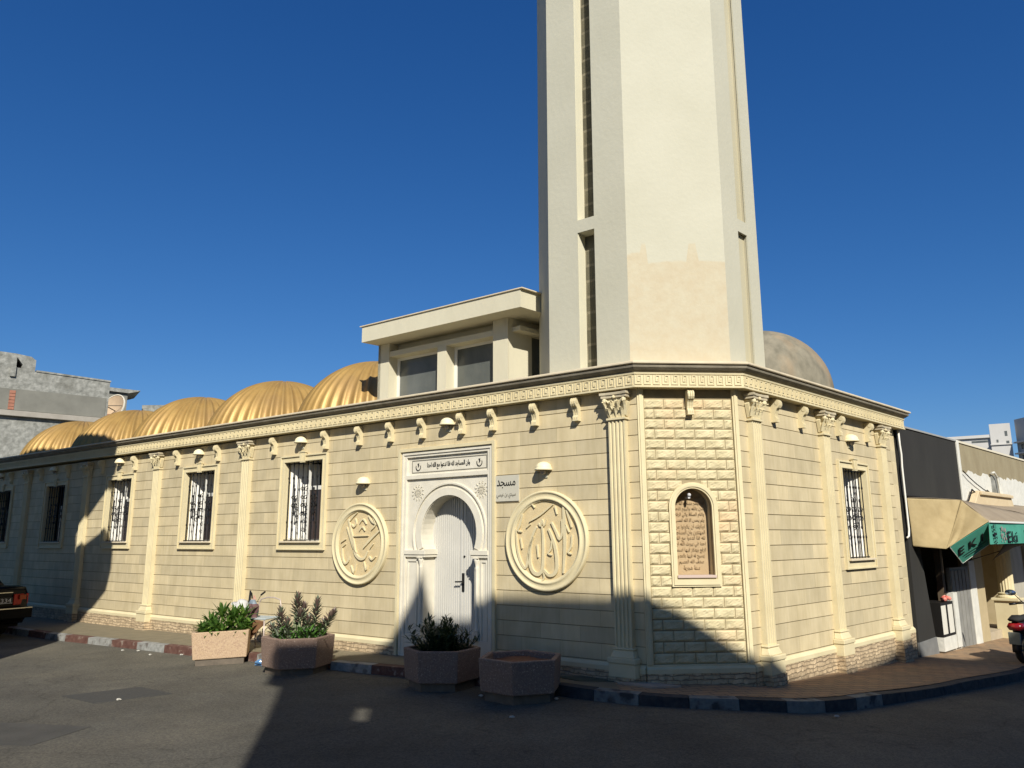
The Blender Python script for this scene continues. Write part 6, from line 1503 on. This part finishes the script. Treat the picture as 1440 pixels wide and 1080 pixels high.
for sy in (-1, 1):
    mb = MB(); mb.prism([(-.025, .60), (-.035, .80), (.10, .80), (.10, .60)], sy * .50, sy * .80, 'y') ; mb.v = [(v[0] + (.05 if abs(v[1]) > .7 else 0), v[1], v[2]) for v in mb.v]
    tl = obj('tail_lamp', mb, mat('red_tail_lamp', (0.32, 0.012, 0.008), (0.40, 0.02, 0.012), scale=20, rough=.2, spec=.2), car, CM_, bevel=.01)
    mb = MB(); mb.box(-.045, -.02, sy * .60, sy * .72, .70, .78); obj('indicator', mb, mat('orange_lens', (0.35, 0.07, 0.025), rough=.2, spec=.2), tl, CM_)
mb = MB(); mb.box(-.12, .10, -.82, .82, .36, .53); mb.box(-.135, -.10, -.82, .82, .53, .552); obj('bumper', mb, trimk, car, CM_, bevel=.03)
mb = MB(); mb.box(-.142, -.136, -.80, .80, .538, .556); obj('bumper_strip', mb, mat('chrome_strip', (0.5, 0.5, 0.5), rough=.25, metal=.8), car, CM_)
mb = MB(); mb.box(-.02, .0, -.48, .48, .825, .84); obj('boot_trim', mb, mat('chrome_strip', (0.5, 0.5, 0.5)), car, CM_)
PLM = CM_ @ T((-.03, -.22, .69)) @ RZ(-math.pi / 2)
mb = MB(); mb.box(-.26, .26, -.01, .01, -.055, .055); npl = obj('number_plate', mb, blk, car, PLM)
text('plate_number', '2334', .1, mat('plate_digits', (0.6, 0.6, 0.6)), npl, PLM @ T((.10, -.013, 0)), width=.26, height=.075, extrude=.001)
mb = MB(); mb.box(-.255, .255, -.012, -.0101, -.052, -.044); obj('plate_border', mb, mat('plate_digits', (0.6, 0.6, 0.6)), npl, PLM)
rub = mat('black_rubber', (0.02, 0.02, 0.02), rough=.8); rimm = mat('steel_wheel_rim', (0.35, 0.35, 0.36), rough=.35, metal=.7)
for (x_, y_) in ((.85, -.74), (.85, .74), (3.45, -.74), (3.45, .74)):
    w_ = empty('wheel', CM_ @ T((x_, y_, .30)), parent=car)
    mb = MB(); mb.sm = True; mb.lathe([(.20, -.09), (.27, -.095), (.30, -.07), (.305, 0), (.30, .07), (.27, .095), (.20, .09)], 28, axis='y'); obj('tyre', mb, rub, w_, CM_ @ T((x_, y_, .30)))
    mb = MB(); mb.lathe([(0, -.07), (.12, -.075), (.2, -.085), (.2, .085), (.12, .075), (0, .07)], 20, axis='y'); obj('rim', mb, rimm, w_, CM_ @ T((x_, y_, .30)))
mb = MB(); mb.box(.1, 4.2, -.7, .7, .20, .35); obj('underbody', mb, trimk, car, CM_)

# ------------------------------------------------------------------ motorcycle on the right pavement
MX, MY = 7.70, 12.15; MA = R(38); MM = T((MX, MY, pz(MX))) @ RZ(MA) @ Matrix.Scale(.80, 4)       # +x = forward (away, to the right)
mo = empty('motorcycle', MM, 'dark scooter-like motorcycle with red tail light parked on the pavement at the right edge', 'motorcycle')
def wheel(x_, r_):
    w_ = empty('wheel', MM @ T((x_, 0, r_)), parent=mo); Mw = MM @ T((x_, 0, r_))
    mb = MB(); mb.sm = True
    mb.lathe([(r_ - .09, -.05), (r_ - .03, -.06), (r_, -.03), (r_ + .003, 0), (r_, .03), (r_ - .03, .06), (r_ - .09, .05), (r_ - .09, -.05)], 32, axis='y'); obj('tyre', mb, rub, w_, Mw)
    mb = MB(); mb.lathe([(r_ - .10, -.03), (r_ - .085, -.03), (r_ - .085, .03), (r_ - .10, .03), (r_ - .10, -.03)], 28, axis='y'); mb.lathe([(0, -.05), (.05, -.05), (.05, .05), (0, .05)], 16, axis='y')
    for k in range(5): a = 2 * math.pi * k / 5; mb.tube([(.04 * math.cos(a), 0, .04 * math.sin(a)), ((r_ - .09) * math.cos(a), 0, (r_ - .09) * math.sin(a))], .014, 6)
    obj('rim', mb, rimm, w_, Mw)
wheel(0, .27); wheel(1.22, .27)
mb = MB(); mb.sm = True
def sec(x_, hw, z0_, z1_): return [(x_, -hw * .7, z0_), (x_, -hw, (z0_ + z1_) / 2), (x_, -hw * .8, z1_), (x_, 0, z1_ + .01), (x_, hw * .8, z1_), (x_, hw, (z0_ + z1_) / 2), (x_, hw * .7, z0_)]
loft(mb, [sec(-.22, .07, .60, .74), sec(-.1, .12, .52, .76), (sec(.15, .14, .48, .78)), sec(.5, .13, .40, .76), sec(.8, .10, .40, .82), sec(1.0, .08, .50, .92)])
obj('body', mb, blk, mo, MM)
mb = MB(); mb.sm = True; loft(mb, [sec(-.28, .10, .77, .83), sec(-.05, .13, .77, .87), sec(.3, .13, .77, .84), sec(.6, .10, .77, .86)]); obj('seat', mb, rub, mo, MM)
mb = MB(); mb.sm = True; loft(mb, [sec(-.30, .12, .62, .72), sec(-.2, .14, .60, .74), sec(-.05, .145, .60, .73)]); obj('tail_light', mb, mat('dark_red_lens', (0.28, 0.01, 0.012), rough=.2, spec=.7, coat=.4), mo, MM)
mb = MB(); mb.box(-.34, -.30, -.10, .10, .36, .58); obj('rear_mudflap', mb, mat('grey_plate_back', (0.22, 0.24, 0.22), (0.28, 0.30, 0.27), scale=9), mo, MM, bevel=.01)
mb = MB(); mb.sm = True; mb.lathe([(.30, -.07), (.31, 0), (.30, .07)], 20, (0, 0, .27), 'y', a0=R(60), a1=R(190)); o = obj('rear_fender', mb, blk, mo, MM, fix=False); solid(o, .01)
mb = MB(); mb.sm = True; mb.tube([(1.22, 0, .27), (1.0, 0, .80), (.93, 0, 1.0)], .03, 8); mb.tube([(.86, -.32, 1.02), (.93, -.15, 1.04), (.93, .15, 1.04), (.86, .32, 1.02)], .016, 8); mb.tube([(.86, .32, 1.02), (.82, .44, 1.0)], .022, 8); mb.tube([(.86, -.32, 1.02), (.82, -.44, 1.0)], .022, 8); obj('handlebar', mb, blk, mo, MM)
for sy in (-1, 1):
    mb = MB(); mb.tube([(.90, sy * .22, 1.05), (.86, sy * .34, 1.20)], .008, 6); mr_ = obj('mirror', mb, blk, mo, MM)
    mb = MB(); mb.sm = True; mb.lathe([(0, -.012), (.075, -.010), (.08, .0), (.075, .010), (0, .012)], 18, (.85, sy * .40, 1.23), 'x', sx=1.3, sy=.75); obj('mirror_glass', mb, mat('mirror_sky_glass', (0.35, 0.45, 0.62), rough=.05, metal=.9), mr_, MM)
mb = MB(); mb.sm = True; mb.tube([(.1, -.16, .33), (-.15, -.18, .38), (-.38, -.18, .42)], [.03, .045, .045], 10); obj('exhaust', mb, rimm, mo, MM)
mb = MB(); mb.tube([(.5, .1, .35), (.45, .28, .01)], .012, 6); obj('side_stand', mb, iron, mo, MM)
